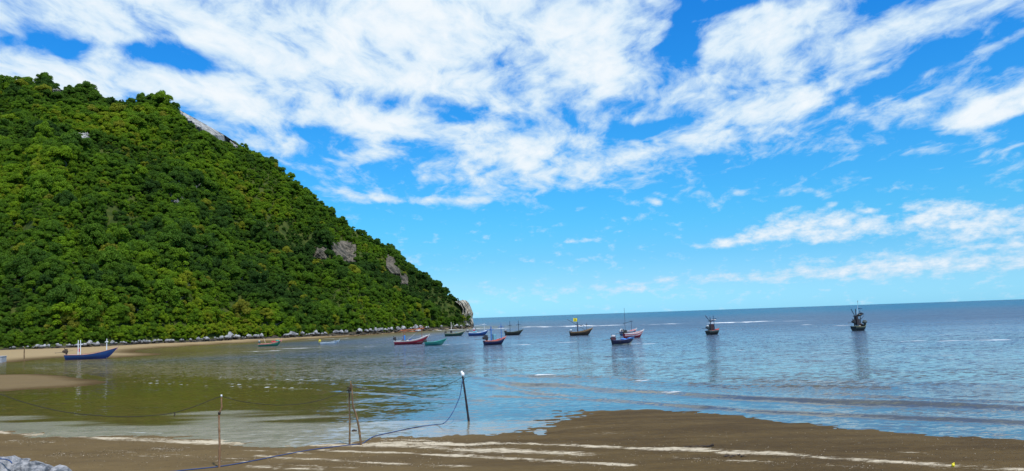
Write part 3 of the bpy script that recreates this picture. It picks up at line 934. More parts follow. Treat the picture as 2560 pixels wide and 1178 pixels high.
gx_, gy_ = [], []
for y in np.arange(140, 640, 1.35):
    xx_ = np.arange(-0.98 * y, (TIP_T + .002) * y, 3.3)
    gx_.append(xx_ + rng.uniform(-1.6, 1.6, xx_.shape)); gy_.append(np.full(xx_.shape, y) + rng.uniform(-.7, .7, xx_.shape))
gx_ = np.concatenate(gx_); gy_ = np.concatenate(gy_)
gt_ = gx_ / gy_
gs_, gr_ = shore_D(gt_), ridge_D(gt_)
grad = np.abs(hill_z(gt_, gy_ + 1.0) - hill_z(gt_, gy_ - 1.0)) / 2.0
acc_p = 0.80 * np.sqrt(1 + np.clip(grad, 0, 3) ** 2)
okc = (gt_ < TIP_T - .004) & (gy_ > gs_ + 4.5) & (gy_ < gr_ + 9) & (rng.random(gt_.shape) < acc_p) & ~((gt_ < -.78) & (rng.random(gt_.shape) < .5))
ft_ = np.concatenate([np.linspace(-0.9, TIP_T - .004, 210), np.linspace(-0.9, TIP_T - .004, 330)])
fs_ = shore_D(ft_) + np.concatenate([rng.uniform(4.0, 6.0, 210), rng.uniform(1.6, 3.0, 330)])
cand = np.concatenate([np.stack([gx_[okc], gy_[okc]], 1), np.stack([ft_ * fs_, fs_], 1)])
ct = cand[:, 0] / cand[:, 1]
cz = hill_z(ct, cand[:, 1])
n = len(cand)
u_ = (cand[:, 1] - shore_D(ct)) / (ridge_D(ct) - shore_D(ct))
size = 1.35 + 2.0 * rng.random(n) ** 2.2 + 2.2 * (rng.random(n) > .9) * rng.random(n)
size *= np.interp(ct, [-0.6, -0.25, TIP_T], [1.12, .95, .62])
size *= np.clip(0.8 + 0.9 * vnoise(cand[:, 0] * .05, cand[:, 1] * .05, 131), .55, 1.35)
near_foot = (cand[:, 1] - shore_D(ct)) < 3.1
size = np.where(near_foot, rng.uniform(1.1, 1.9, n), size)
hgt = size * rng.uniform(1.05, 1.6, n)
lift = hgt * rng.uniform(.05, .5, n)
lift = np.where(near_foot, rng.uniform(-.3, .5, n), lift)
P3 = np.stack([cand[:, 0], cand[:, 1], cz + lift], -1)
ppx, ppy = pix(P3 + np.array([0, 0, 1.0]))
keep = np.ones(n, bool)
for poly in CLEAR:
    sd_ = sdist(ppx, ppy, poly)
    keep &= ~((sd_ > -(size * F / cand[:, 1] * (.75 if min(q[1] for q in poly) < 300 and min(q[0] for q in poly) > 400 else .18))) & (ppy > min(q[1] for q in poly) - 6))
# patches of colour over the hillside
tint = 0.42 + 0.66 * fbm(cand[:, 0] * .022, cand[:, 1] * .022 + cz * .03, 3, 141) + rng.normal(0, .13, n)
tint += np.interp(u_, [0, .12, .5, 1], [.05, .10, -.02, .06])
tint -= np.interp(ct, [-.2, TIP_T], [0, .18])
lone = rng.random(n)
tint = np.where(lone > .965, .88 + .12 * rng.random(n), tint)
tint = np.clip(tint, 0.02, 1)
var = rng.integers(0, NVAR, n); rot = rng.uniform(0, 6.28, n)
idx = np.where(keep)[0]
inview = (ppx > 5) & (ppx < 1190) & (u_ < 1.02) & (ppy > 150)
score = np.where(keep & inview, size / cand[:, 1], 0)
best = set(np.argsort(-score)[:300].tolist())
# one tree of every crown shape first, so the forest can borrow it
CROWN_OBJ = {}


def tree_words(tn):
    return 'dark green' if tn < .3 else 'mid green' if tn < .5 else 'bright green' if tn < .68 else 'yellow-green' if tn < .86 else 'golden olive'


def tree_place(px, py, sh):
    col_ = ['at left picture edge', 'above the beached blue boat', 'right of the beached blue boat', 'left of the green-red boat', 'above the green-red boat', 'above the white skiff', 'left of the crimson boat', 'near the headland tip'][int(np.searchsorted([110, 250, 400, 560, 740, 870, 1000], px))]
    h_ = (py - sh[0]) / (sh[1] - sh[0])
    row = ['on the skyline', 'below the ridge', 'high on slope', 'above mid-slope', 'at mid-slope', 'below mid-slope', 'low on slope', 'above the rocks'][int(np.searchsorted([.07, .18, .33, .46, .58, .74, .9], h_))]
    return f'{row}, {col_}'


RX = [p[0] for p in RIDGE]; RY = [p[1] for p in RIDGE]
seen_lab = {}
for i in sorted(best):
    e = bpy.data.objects.new('tree', None); link(e)
    e.location = (cand[i, 0], cand[i, 1], cz[i]); e.empty_display_size = .5
    s = float(size[i]); v = int(var[i]); L = float(lift[i])
    c = bpy.data.objects.new('crown', CROWN[v]); link(c, e)
    c.location = (0, 0, L); c.scale = (s, s, float(hgt[i])); c.rotation_euler = (0, 0, float(rot[i])); c['tint'] = float(tint[i])
    CROWN_OBJ.setdefault(v, c)
    tr = bpy.data.objects.new('trunk', TRUNK[v]); link(tr, e)
    tr.location = (0, 0, L); tr.scale = (s, s, max(L, s * .6)); tr.rotation_euler = (0, 0, float(rot[i]))
    big = 'large' if s > 5.2 else 'broad' if s > 4.3 else 'rounded'
    plc = tree_place(ppx[i], ppy[i], (np.interp(ppx[i], RX, RY), float(rock_line_y(ppx[i]))))
    tag(e, f'{big} {tree_words(tint[i])} tree {plc}', 'tree', f'{big} {tree_words(tint[i])} trees {plc}')
for o in list(C.objects):
    if o.get('category') == 'tree': o['group'] = 'trees on the headland'
single_out('tree')
rest = [i for i in idx if i not in best]
for v in range(NVAR):
    if v not in CROWN_OBJ:
        e = [i for i in rest if var[i] == v][0]
        raise RuntimeError('crown shape missing')
fm = bpy.data.meshes.new('forest')
fm.from_pydata([(cand[i, 0], cand[i, 1], cz[i] + lift[i]) for i in rest], [], [])
for k, arr, ty in (('variant', var, 'INT'), ('spin', rot, 'FLOAT'), ('wide', size, 'FLOAT'), ('tall', hgt, 'FLOAT'), ('tint', tint, 'FLOAT')):
    a = fm.attributes.new(k, ty, 'POINT'); a.data.foreach_set('value', np.asarray(arr)[rest].astype(np.int32 if ty == 'INT' else np.float32))
forest = link(bpy.data.objects.new('forest', fm))
tag(forest, 'dense green woodland of smaller trees covering the whole hill', 'forest', kind='stuff')


def scatter_tree(name, objs):
    g = bpy.data.node_groups.new(name, 'GeometryNodeTree')
    g.interface.new_socket('Geometry', in_out='INPUT', socket_type='NodeSocketGeometry')
    g.interface.new_socket('Geometry', in_out='OUTPUT', socket_type='NodeSocketGeometry')
    N = g.nodes.new; Lk = g.links.new
    gi = N('NodeGroupInput'); go = N('NodeGroupOutput'); jn = N('GeometryNodeJoinGeometry')

    def attr(nm, ty):
        a_ = N('GeometryNodeInputNamedAttribute'); a_.data_type = ty; a_.inputs[0].default_value = nm
        return a_.outputs[0]
    va = attr('variant', 'INT'); sp_ = attr('spin', 'FLOAT'); wi = attr('wide', 'FLOAT'); ta = attr('tall', 'FLOAT')
    cr = N('ShaderNodeCombineXYZ'); Lk(sp_, cr.inputs[2])
    cs = N('ShaderNodeCombineXYZ'); Lk(wi, cs.inputs[0]); Lk(wi, cs.inputs[1]); Lk(ta, cs.inputs[2])
    for v_, ob in objs.items():
        cmp_ = N('FunctionNodeCompare'); cmp_.data_type = 'INT'; cmp_.operation = 'EQUAL'
        ins = [s_ for s_ in cmp_.inputs if s_.type == 'INT']
        Lk(va, ins[0]); ins[1].default_value = v_
        oi = N('GeometryNodeObjectInfo'); oi.inputs[0].default_value = ob; oi.inputs['As Instance'].default_value = True
        ip = N('GeometryNodeInstanceOnPoints')
        Lk(gi.outputs[0], ip.inputs['Points']); Lk(cmp_.outputs[0], ip.inputs['Selection']); Lk(oi.outputs['Geometry'], ip.inputs['Instance'])
        Lk(cr.outputs[0], ip.inputs['Rotation']); Lk(cs.outputs[0], ip.inputs['Scale'])
        Lk(ip.outputs[0], jn.inputs[0])
    Lk(jn.outputs[0], go.inputs[0])
    return g


md = forest.modifiers.new('scatter', 'NODES'); md.node_group = scatter_tree('forest_scatter', CROWN_OBJ)
print('trees', len(best), 'forest', len(rest))

# ------------------------------------------------------------------ boats
class MB:
    def __init__(s): s.V = []; s.F = []; s.m = []
    def add(s, V, Fc, mi=0):
        o_ = len(s.V); s.V += [np.array(v, float) for v in V]; s.F += [tuple(i_ + o_ for i_ in f) for f in Fc]; s.m += [mi] * len(Fc); return s
    def box(s, c, d, rot=None, mi=0, bev=0.12):
        """box with chamfered vertical edges"""
        c = np.array(c, float); hx, hy, hz = [q / 2 for q in d]; b_ = min(hx, hy) * bev * 2
        ring = [(hx - b_, -hy), (hx, -hy + b_), (hx, hy - b_), (hx - b_, hy), (-hx + b_, hy), (-hx, hy - b_), (-hx, -hy + b_), (-hx + b_, -hy)]
        V = [(x_, y_, -hz) for x_, y_ in ring] + [(x_, y_, hz - b_ * .5) for x_, y_ in ring] + [((x_ * .93), (y_ * .93), hz) for x_, y_ in ring]
        if rot is not None: V = [np.array(Euler(rot).to_matrix() @ Vector(v)) for v in V]
        Fc = [tuple(range(8))[::-1], tuple(range(16, 24))]
        for k in range(2):
            for j in range(8): j2 = (j + 1) % 8; Fc.append((k * 8 + j, k * 8 + j2, k * 8 + 8 + j2, k * 8 + 8 + j))
        return s.add([c + np.array(v) for v in V], Fc, mi)
    def bar(s, a, b_, r0, r1=None, sides=7, mi=0):
        r1 = r0 if r1 is None else r1
        v, f = tube([a, (np.array(a) + np.array(b_)) / 2, b_], [r0, (r0 + r1) / 2, r1], sides); return s.add(v, f, mi)
    def path(s, pts, rad, sides=6, mi=0):
        v, f = tube(pts, rad if isinstance(rad, (list, tuple)) else [rad] * len(pts), sides); return s.add(v, f, mi)
    def blob(s, c, r, mi=0, seed=1):
        import bmesh
        bm = bmesh.new(); bmesh.ops.create_icosphere(bm, subdivisions=2, radius=1)
        rs_ = np.random.default_rng(seed)
        V = [np.array(c) + np.array(v.co) * np.array(r) * rs_.uniform(.85, 1.12) for v in bm.verts]
        Fc = [tuple(v.index for v in f.verts) for f in bm.faces]; bm.free()
        return s.add(V, Fc, mi)
    def build(s, name, mats, parent=None, smooth=False):
        return mesh_obj(name, s.V, s.F, mats, parent, s.m, smooth)


PM = {}
def pm(col, rough=0.5, wear=.25):
    k = tuple(round(c, 3) for c in col)
    if k not in PM: PM[k] = paint('boat_paint', col, rough, wear)
    return PM[k]


BLUE = (0.010, 0.052, 0.19); NAVY = (0.010, 0.018, 0.075); RED = (0.42, 0.02, 0.03); CRIM = (0.26, 0.012, 0.03); TEAL = (0.012, 0.22, 0.17); DGREEN = (0.012, 0.055, 0.040)
WHITE = (0.72, 0.74, 0.75); CREAM = (0.62, 0.52, 0.36); WOOD = (0.15, 0.075, 0.03); DARK = (0.018, 0.018, 0.02); BROWN = (0.06, 0.035, 0.02); ORANGE = (0.55, 0.15, 0.05); GREY = (0.35, 0.38, 0.40)
LBLUE = (0.03, 0.20, 0.55); YEL = (0.75, 0.62, 0.02); PINK = (0.65, 0.25, 0.22); CYAN = (0.10, 0.38, 0.48); BGREEN = (0.02, 0.30, 0.22)


def boat(label, x0, x1, wl, psi, hull_c, in_c, rim_c, stripe_c=None, hm=9, hb=17, hs=10, beam=1.7, group=None, heel=0, trim=0, base_c=None, stripes=False, name='fishing_boat', xc=None, foredeck=True):
    """open wooden longtail-style boat, bow to +x; returns dict with converters from photo pixels"""
    xm = (x0 + x1) / 2
    P = at(xm, wl); D_ = float(P[1]); mpp = D_ / F
    B = beam; wid = (x1 - x0) * mpp
    L = (wid - B * abs(math.sin(R(psi))) * .75) / math.cos(R(psi))
    e = bpy.data.objects.new(name, None); link(e); e.empty_display_size = 1
    e.location = (P[0], P[1], 0); e.rotation_euler = (R(heel), R(-trim), R(psi))
    tag(e, label, 'boat', group)
    Hm, Hb, Hs = hm * mpp, hb * mpp, hs * mpp
    ns, nr = 19, 8
    S = np.linspace(0, 1, ns)
    wv = np.where(S < .5, .62 + .38 * np.sin(S / .5 * math.pi / 2), np.clip(1 - ((S - .5) / .5) ** 2.3, 0, 1))
    wv = np.maximum(wv, .03)
    sheer = Hm + (Hs - Hm) * (1 - S) ** 2.2 * 1.0 + (Hb - Hm) * np.clip((S - .3) / .7, 0, 1) ** 2.2
    keel = -0.35 + np.clip((S - .72) / .28, 0, 1) ** 2 * (0.35 + Hb * .42)

    def hullpt(k, u, side, inset=0.0, floor=None):
        """u=0 gunwale .. 1 keel"""
        b_ = B / 2 * wv[k] - inset
        y_ = max(b_, .01) * (1 - u ** 2.6) * (1 - .14 * u)
        z_ = sheer[k] + (keel[k] - sheer[k]) * u
        rake = 0.11 * L * (1 - u) * S[k] ** 5
        x_ = (S[k] - .5) * L * .93 + rake - .03 * L * (1 - u) * (1 - S[k]) ** 6
        if floor is not None: z_ = max(z_, floor)
        return (x_, side * y_, z_)
    us = np.linspace(0, 1, nr) ** 1.1
    V, Fc, mi = [], [], []
    ringn = 2 * nr - 1
    for k in range(ns):
        for j in range(nr): V.append(hullpt(k, us[j], 1))
        for j in range(nr - 2, -1, -1): V.append(hullpt(k, us[j], -1))
    for k in range(ns - 1):
        for j in range(ringn - 1):
            Fc.append((k * ringn + j, k * ringn + j + 1, (k + 1) * ringn + j + 1, (k + 1) * ringn + j))
            lev = min(j, ringn - 2 - j)
            mi.append((1 if lev == 0 else (1 if (stripes and lev == 2) else (2 if lev >= 4 else 0))))
    Fc.append(tuple(range(ringn))); mi.append(0)
    Fc.append(tuple((ns - 1) * ringn + j for j in range(ringn))[::-1]); mi.append(0)
    mesh_obj('hull', V, Fc, [pm(hull_c), pm(stripe_c or hull_c), pm(base_c or hull_c)], e, mi, smooth=False)
    # inside planking with its floor
    V, Fc = [], []
    fl = Hm * .25
    for k in range(ns):
        for j in range(nr): V.append(hullpt(k, us[j], 1, .07, fl))
        for j in range(nr - 2, -1, -1): V.append(hullpt(k, us[j], -1, .07, fl))
    V = [(v[0] * .985, v[1], v[2] + .01) for v in V]
    for k in range(ns - 1):
        for j in range(ringn - 1): Fc.append((k * ringn + j, (k + 1) * ringn + j, (k + 1) * ringn + j + 1, k * ringn + j + 1))
    mesh_obj('interior', V, Fc, pm(in_c), e)
    # gunwale rail, both sides and across the stern
    g = MB()
    for sd in (1, -1):
        pts = [np.array(hullpt(k, 0, sd)) + np.array([0, sd * .0, .03]) for k in range(ns)]
        g.path(pts, .055, 5)
    g.bar(np.array(hullpt(0, 0, 1)) + (0, 0, .03), np.array(hullpt(0, 0, -1)) + (0, 0, .03), .055)
    g.build('gunwale', pm(rim_c), e)
    # stem post rising above the bow
    tip = np.array(hullpt(ns - 1, 0, 0)); tip[1] = 0
    MB().path([tip + (-.25, 0, -.45), tip + (0, 0, -.05), tip + (.16, 0, .28)], [.07, .06, .04]).build('stem_post', pm(rim_c), e)
    if foredeck:
        V, Fc = [], []
        ks = [k for k in range(ns) if S[k] >= .8]
        for k in ks:
            for sd in (1, -1):
                p_ = np.array(hullpt(k, 0, sd, .03)); p_[2] -= .06; V.append(p_)
        for a in range(len(ks) - 1): Fc.append((2 * a, 2 * a + 1, 2 * a + 3, 2 * a + 2))
        nv_ = len(V); V += [v - np.array([0, 0, .05]) for v in V]; Fc += [tuple(i_ + nv_ for i_ in f[::-1]) for f in Fc]
        mesh_obj('foredeck', V, Fc, pm(in_c), e)
    for fr in (.36, .6):
        k = int(fr * (ns - 1)); p_ = np.array(hullpt(k, 0, 1)); b_ = B / 2 * wv[k] - .1
        MB().box((p_[0], 0, sheer[k] - .12), (.24, 2 * b_, .05)).build('thwart', pm(WOOD), e)
    x_at = lambda px: (px - x0) / (x1 - x0) * L - L / 2
    z_at = lambda py, px=xm: (wl - (px - xm) * .0343 - py) * mpp   # heights above the water, following the camera roll
    return dict(e=e, x=x_at, z=z_at, L=L, B=B, mpp=mpp, S=S, sheer=sheer, Hm=Hm, Hs=Hs, Hb=Hb)


def masts(b, specs, col, r=.055):
    """specs: (px, y_top, y offset, [(y, half span px) crossbars], colour override)"""
    out = []
    for sp in specs:
        px, yt, yo, bars = sp[:4]; c = sp[4] if len(sp) > 4 else col
        X_ = b['x'](px); zt = b['z'](yt, px)
        rr = r * (sp[5] if len(sp) > 5 else 1)
        m_ = MB().bar((X_, yo, 0.1), (X_ + (sp[6] if len(sp) > 6 else 0), yo, zt), rr * 1.15, rr * .8).build('mast', pm(c), b['e'])
        for (yb, hs_) in bars:
            zb = b['z'](yb, px); h_ = hs_ * b['mpp']
            MB().bar((X_ - h_, yo * .2 - .05, zb), (X_ + h_, yo * .2 - .05, zb), rr * .8, rr * .8).bar((X_, -.55, zb + .06), (X_, .55, zb + .06), rr * .7).build('crossbar', pm(c), m_)
        out.append(m_)
    return out


def engine(b, px, py, s=1.0, col=DARK, hood=None, shaft=True):
    """long-shaft motor on the stern"""
    X_, z_ = b['x'](px), b['z'](py, px)
    g = MB()
    g.box((X_, 0, z_), (.62 * s, .42 * s, .42 * s), (0, R(14), 0)).box((X_ + .12 * s, 0, z_ + .30 * s), (.34 * s, .30 * s, .24 * s), (0, R(14), 0))
    g.bar((X_ - .2 * s, -.26 * s, z_ + .05), (X_ - .2 * s, .26 * s, z_ + .05), .2 * s, sides=12)
    g.bar((X_ - .1 * s, .1 * s, z_ + .2 * s), (X_ - .25 * s, .12 * s, z_ + .58 * s), .05 * s)
    g.bar((X_ + .06 * s, 0, z_ - .05), (X_ + .25 * s, 0, max(b['Hs'] - .35, 0.05)), .10 * s, .14 * s)
    en = g.build('engine', pm(col), b['e'])
    if hood: MB().blob((X_ - .02, 0, z_ + .34 * s), (.34 * s, .3 * s, .20 * s), seed=3).build('hood', pm(hood), en)
    if shaft:
        MB().bar((X_ - .25 * s, 0, z_ - .05), (X_ - 1.5 * s, 0, z_ - .12 * s), .035).bar((X_ - 1.5 * s, -.13, z_ - .12 * s), (X_ - 1.5 * s, .13, z_ - .12 * s), .05, sides=5).build('propeller_shaft', pm((.06, .06, .065)), en)
    MB().bar((X_ + .3 * s, 0, z_ + .1), (X_ + 1.15 * s, 0, z_ + .18), .022).build('tiller', pm((.06, .05, .05)), en)
    return en


def boom(b, x0, y0, x1, y1, col, name='boom', r=.05, yo=0.0):
    MB().bar((b['x'](x0), yo, b['z'](y0, x0)), (b['x'](x1), yo + .1, b['z'](y1, x1)), r, r * .8).build(name, pm(col), b['e'])


def flag(b, x0, y0, x1, y1, cols, name='flag'):
    X0, X1, Z0, Z1 = b['x'](x0), b['x'](x1), b['z'](y1, x0), b['z'](y0, x0)
    V, Fc, mi = [], [], []
    nx, nz = 7, 3 * len(cols)
    for a in range(nx):
        for c_ in range(nz + 1):
            f_ = a / (nx - 1)
            V.append((X0 + (X1 - X0) * f_, .09 * math.sin(f_ * 6 + c_ * .3), Z0 + (Z1 - Z0) * c_ / nz - .06 * f_))
    for a in range(nx - 1):
        for c_ in range(nz):
            i0 = a * (nz + 1) + c_; Fc.append((i0, i0 + nz + 1, i0 + nz + 2, i0 + 1)); mi.append(c_ * len(cols) // nz)
    nv_ = len(V); V += [(v[0], v[1] + .012, v[2]) for v in V]; Fc += [tuple(i_ + nv_ for i_ in f[::-1]) for f in Fc]; mi += mi
    return mesh_obj(name, V, Fc, [pm(c) for c in cols], b['e'], mi)


def heap(b, px, py, rx, rz, col, name='net_pile', seed=4, yo=0):
    g = MB(); s_ = np.random.default_rng(seed)
    X_, z_ = b['x'](px), b['z'](py, px)
    for k in range(4):
        g.blob((X_ + s_.uniform(-.6, .6) * rx, yo + s_.uniform(-.3, .3), z_ + s_.uniform(-.2, .3) * rz), (rx * .6, .4, rz * s_.uniform(.5, .9)), seed=seed + k)
    return g.build(name, pm(col, .9), b['e'])


def tank(b, px, y0, y1, wpx, col, name='box'):
    zt, zb = b['z'](y0, px), b['z'](y1, px)
    MB().box((b['x'](px), 0, (zt + zb) / 2), (wpx * b['mpp'], .7, zt - zb)).build(name, pm(col), b['e'])


# 1 beached blue boat
b = boat('blue wooden boat with white twin masts resting at the edge of the far sand strip', 165, 282, 898, 6, BLUE, (0.20, .12, .12), (0.45, .25, .22), hm=10.5, hb=26, hs=12, beam=1.9, base_c=(0.010, .05, .24))
masts(b, [(199, 851, -.5, [], WHITE, 1.5), (203.5, 851, -.35, [(862, 3.5)], WHITE, 1.5), (264.5, 848, 0, [(856, 4)], WHITE, 1.5)], WHITE)
engine(b, 166, 880, 1.15, BROWN)
f = flag(b, 194, 871.5, 200.5, 879.5, [(0.55, .02, .06)], 'square_flag')
boom(b, 205, 886, 262, 878, (0.35, .16, .08), 'net_pole', .04)
# 2 green boat, red inside
b = boat('small green boat with red inside and pale rim close to the shore rocks', 646, 700, 866, 10, (0.014, .15, .10), RED, PINK, PINK, hm=6, hb=14, hs=6, beam=1.6)
engine(b, 649, 856, .8, (0.05, .09, .08), GREY)
boom(b, 660, 847, 663.5, 858, CREAM, 'steering_pole', .07)
heap(b, 694, 852.5, .45, .25, BGREEN, 'foredeck_cover', 8)
heap(b, 684, 855, .5, .22, RED, 'net_pile', 9)
# 3 white skiff
b = boat('small white skiff with a yellow motor near the shore', 800, 845, 861, 12, (.55, .60, .64), (.14, .18, .22), (.35, .42, .48), hm=3.6, hb=9, hs=5, beam=1.5, name='skiff')
engine(b, 800, 855, .95, (0.30, .25, .04), YEL, shaft=False)
heap(b, 836, 853.5, .5, .14, (.18, .22, .28), 'net_pile', 10)
# 4 crimson boat
b = boat('crimson boat with pale rim and orange net frames, left of the teal boat', 984, 1067, 861, 10, CRIM, RED, (.62, .55, .50), (.55, .50, .46), hm=8, hb=21, hs=8.5, beam=1.9)
masts(b, [(1009, 823, -.4, [(829, 13)], (.25, .10, .04)), (1013, 826, .3, [(826, 12)], ORANGE), (1055.5, 815, 0, [(821, 9), (817, 6)], (.30, .10, .04))], ORANGE)
engine(b, 987, 847.5, 1.0)
boom(b, 1004, 827, 1060, 822, ORANGE, 'net_boom', .07, -.2); boom(b, 1006, 831, 1052, 828, ORANGE, 'net_boom', .06, .2); boom(b, 1018, 851, 1050, 826, GREY, 'boom', .045)
heap(b, 1046, 826.5, .6, .2, (.6, .6, .58), 'white_cloth', 11)
tank(b, 1010.5, 839, 852, 6, LBLUE, 'blue_drum'); heap(b, 1010, 852, .5, .3, DARK, 'net_pile', 12); heap(b, 1026, 851, .3, .28, (.05, .08, .3), 'blue_bag', 13); heap(b, 1043, 851, .7, .16, RED, 'net_pile', 14)
# 5 teal boat
b = boat('low teal open boat with black motor, in front of the crimson boat bow', 1061, 1112, 863.5, 8, (0.010, .16, .14), (0.02, .22, .18), TEAL, hm=7.5, hb=15, hs=8, beam=1.6)
engine(b, 1063, 854, 1.0); boom(b, 1072, 858, 1100, 852, BGREEN, 'pole', .04)
# 6 dark green boat
b = boat('dark green boat with cream stripe and pale pole near the headland tip', 1111, 1160, 840.5, 12, DGREEN, (0.02, .14, .09), (.30, .30, .20), (.28, .28, .20), hm=6.5, hb=12, hs=8, beam=1.7)
engine(b, 1114, 832, .9); masts(b, [(1128.5, 806, 0, [], (.62, .55, .46), 1.7), (1156.5, 811, 0, [], (.40, .40, .36), .7)], CREAM)
boom(b, 1129, 821, 1135, 808, (.5, .45, .4), 'branch', .04)
tank(b, 1128.3, 826, 835, 4.5, DARK, 'black_drum'); heap(b, 1142, 832.5, .6, .15, TEAL, 'net_pile', 15)
# 7 blue boat
b = boat('royal blue boat with white rim and leaning grey pole off the headland tip', 1170, 1219, 839.5, 10, BLUE, (.04, .22, .50), (.60, .66, .72), (.10, .28, .60), hm=6.5, hb=13, hs=8, beam=1.8)
engine(b, 1169, 829, .9, (.06, .06, .08), GREY); masts(b, [(1212, 808, 0, [(812, 5), (827, 4)], (.65, .70, .74), .9), (1188, 816, 0, [], (.05, .07, .14), 1.5)], WHITE)
boom(b, 1166, 805, 1198, 829, (.16, .14, .12), 'boom', .055); boom(b, 1186, 816, 1212, 811, (.50, .52, .52), 'boom', .05)
flag(b, 1183, 820, 1187.5, 828, [(.55, .05, .08), (.75, .72, .72)], 'flag'); heap(b, 1188, 831, .7, .28, CYAN, 'blue_cover', 16); boom(b, 1197, 833, 1215, 826, LBLUE, 'pole', .06)
# 8 navy boat, red inside
b = boat('navy boat with red inside, tall blue posts and pale blue tank', 1207, 1264, 862, 22, NAVY, (.50, .03, .04), (.55, .16, .12), (.45, .22, .18), hm=9, hb=17.5, hs=10, beam=2.0, base_c=(0.006, .008, .03))
engine(b, 1212, 846, 1.35); masts(b, [(1225, 817, -.4, [(825.5, 10)], (.015, .12, .42), 1.15), (1230.5, 817, .4, [], (.015, .12, .42), 1.15), (1256.5, 810, 0, [(818.5, 8)], (.015, .12, .42), 1.1)], LBLUE)
tank(b, 1236.5, 836, 850, 8, (.12, .30, .38), 'pale_blue_tank'); boom(b, 1205, 849, 1222, 848, GREY, 'steering_pole', .04)
# 9 dark boat, two masts
b = boat('dark boat with two black crossed masts, behind and right of the navy boat', 1261, 1306, 838, 16, (0.018, .022, .018), (.03, .05, .04), (.08, .10, .07), hm=7, hb=12.5, hs=8.5, beam=1.9)
engine(b, 1263, 829, .9, DARK, GREY); masts(b, [(1275, 803, 0, [(814, 6)], (.015, .02, .035), 1.2), (1298, 802, 0, [(812.5, 6)], (.015, .02, .035), 1.2)], DARK)
heap(b, 1289, 830.5, .9, .2, (.03, .07, .05), 'net_pile', 17); heap(b, 1270, 831, .5, .2, DARK, 'net_pile', 18)
# 10 wooden boat with yellow flag
b = boat('brown wooden boat flying a yellow flag from its twin masts', 1423, 1480, 839, 14, (.035, .022, .014), WOOD, (.26, .15, .06), (.20, .12, .05), hm=9, hb=17, hs=9, beam=1.9)
engine(b, 1426, 829, .9, (.10, .12, .15), (.55, .65, .70)); masts(b, [(1442, 806, -.3, [(813, 4)], (.06, .05, .06), 1.2), (1446, 806, .3, [], (.03, .05, .12), 1.5), (1469, 808, 0, [(813, 4)], (.05, .05, .06), .9)], DARK)
f = flag(b, 1434, 796, 1444, 804.5, [YEL], 'yellow_flag'); MB().bar((b['x'](1442), -.3, b['z'](807)), (b['x'](1444), -.3, b['z'](794)), .025).build('flag_pole', pm(DARK), b['e'])
zc = b['z'](800, 1438.5); xcn = b['x'](1438.5)
MB().bar((xcn, -.13, zc), (xcn, .14, zc), .09, sides=10).build('emblem', pm((.25, .05, .03)), f)
boom(b, 1417, 799, 1466, 826, (.06, .06, .08), 'boom', .05); boom(b, 1442, 812.5, 1470, 813.5, (.10, .09, .09), 'boom', .035)
heap(b, 1455, 814.5, .25, .12, DARK, 'float', 19); heap(b, 1461, 814, .3, .2, WHITE, 'cloth', 20); heap(b, 1452, 831.5, .4, .12, (.45, .42, .36), 'net_pile', 21); heap(b, 1461, 831, .5, .12, (.3, .28, .22), 'net_pile', 22)
# 11 red boat behind with hoop
b = boat('rearmost red boat with a tall thin mast and white hoop over the motor', 1547, 1594, 838.5, 26, (.05, .10, .20), RED, (.60, .55, .55), (.35, .35, .40), hm=9, hb=15, hs=11, beam=1.9)
masts(b, [(1562, 771, 0, [(808.5, 3)], (.10, .10, .12), .75), (1582, 802, 0, [(804, 4)], (.07, .08, .12), .9)], DARK)
boom(b, 1557, 809.5, 1586, 803, (.05, .09, .09), 'boom', .055)
hoop = []
for k in range(9):
    a = math.pi * (k / 8)
    hoop.append((b['x'](1550.5) - .1 + .36 * math.cos(a), -.1, b['z'](830, 1551) + .62 * math.sin(a)))
MB().path(hoop, .09, 7).build('white_hoop', pm(WHITE), b['e'])
engine(b, 1553, 828, 1.0, DARK, shaft=False); heap(b, 1570, 828.5, .4, .18, DARK, 'net_pile', 23); heap(b, 1582, 827.5, .7, .25, RED, 'net_pile', 24)
# 12 red boat with white stripes
b = boat('red boat with white hull stripes and black motor, middle of the three clustered boats', 1557, 1609, 844.5, 14, (.42, .03, .06), (.45, .05, .06), (.72, .62, .60), (.72, .62, .60), hm=10, hb=17.5, hs=11, beam=1.9, stripes=True)
engine(b, 1561, 832, 1.25); masts(b, [(1601, 825, 0, [], (.12, .08, .08), .8)], DARK)
# 13 navy boat, blue inside
b = boat('navy boat with bright blue bow, nearest of the three clustered boats', 1528, 1586, 861.5, 12, (.014, .016, .05), (.02, .10, .42), (.05, .06, .13), hm=10, hb=19, hs=11, beam=1.9, base_c=(.45, .42, .34))
engine(b, 1532, 847.5, 1.15, (.07, .02, .03), (.4, .38, .4)); heap(b, 1564, 848.5, .7, .16, (.05, .22, .60), 'blue_cover', 25); heap(b, 1576, 846, .7, .2, LBLUE, 'blue_cover', 26)
# 14 black boat red inside
b = boat('black boat with red inside, dark cabin and raised poles, right of the clustered boats', 1761, 1805, 836.5, 36, (.016, .024, .022), (.50, .06, .06), (.12, .14, .13), (.10, .14, .13), hm=9.5, hb=14, hs=9, beam=2.0)
engine(b, 1763, 820, 1.0, (.03, .05, .06), GREY); tank(b, 1778, 811, 826, 11, (.035, .012, .014), 'cabin')
masts(b, [(1772, 795, -.2, [(804, 5)], (.05, .06, .08)), (1778, 793, .3, [(803, 6)], (.04, .06, .09)), (1791, 790, 0, [(798, 5)], (.03, .09, .16), 1.3, -.25)], DARK)
boom(b, 1756, 790, 1774, 804, (.05, .05, .08), 'boom', .07); boom(b, 1776, 806, 1800, 797, (.22, .10, .10), 'boom', .04); boom(b, 1782, 810, 1793, 820, (.35, .12, .12), 'boom', .05)
heap(b, 1789, 800, .2, .25, (.6, .6, .6), 'float', 27)
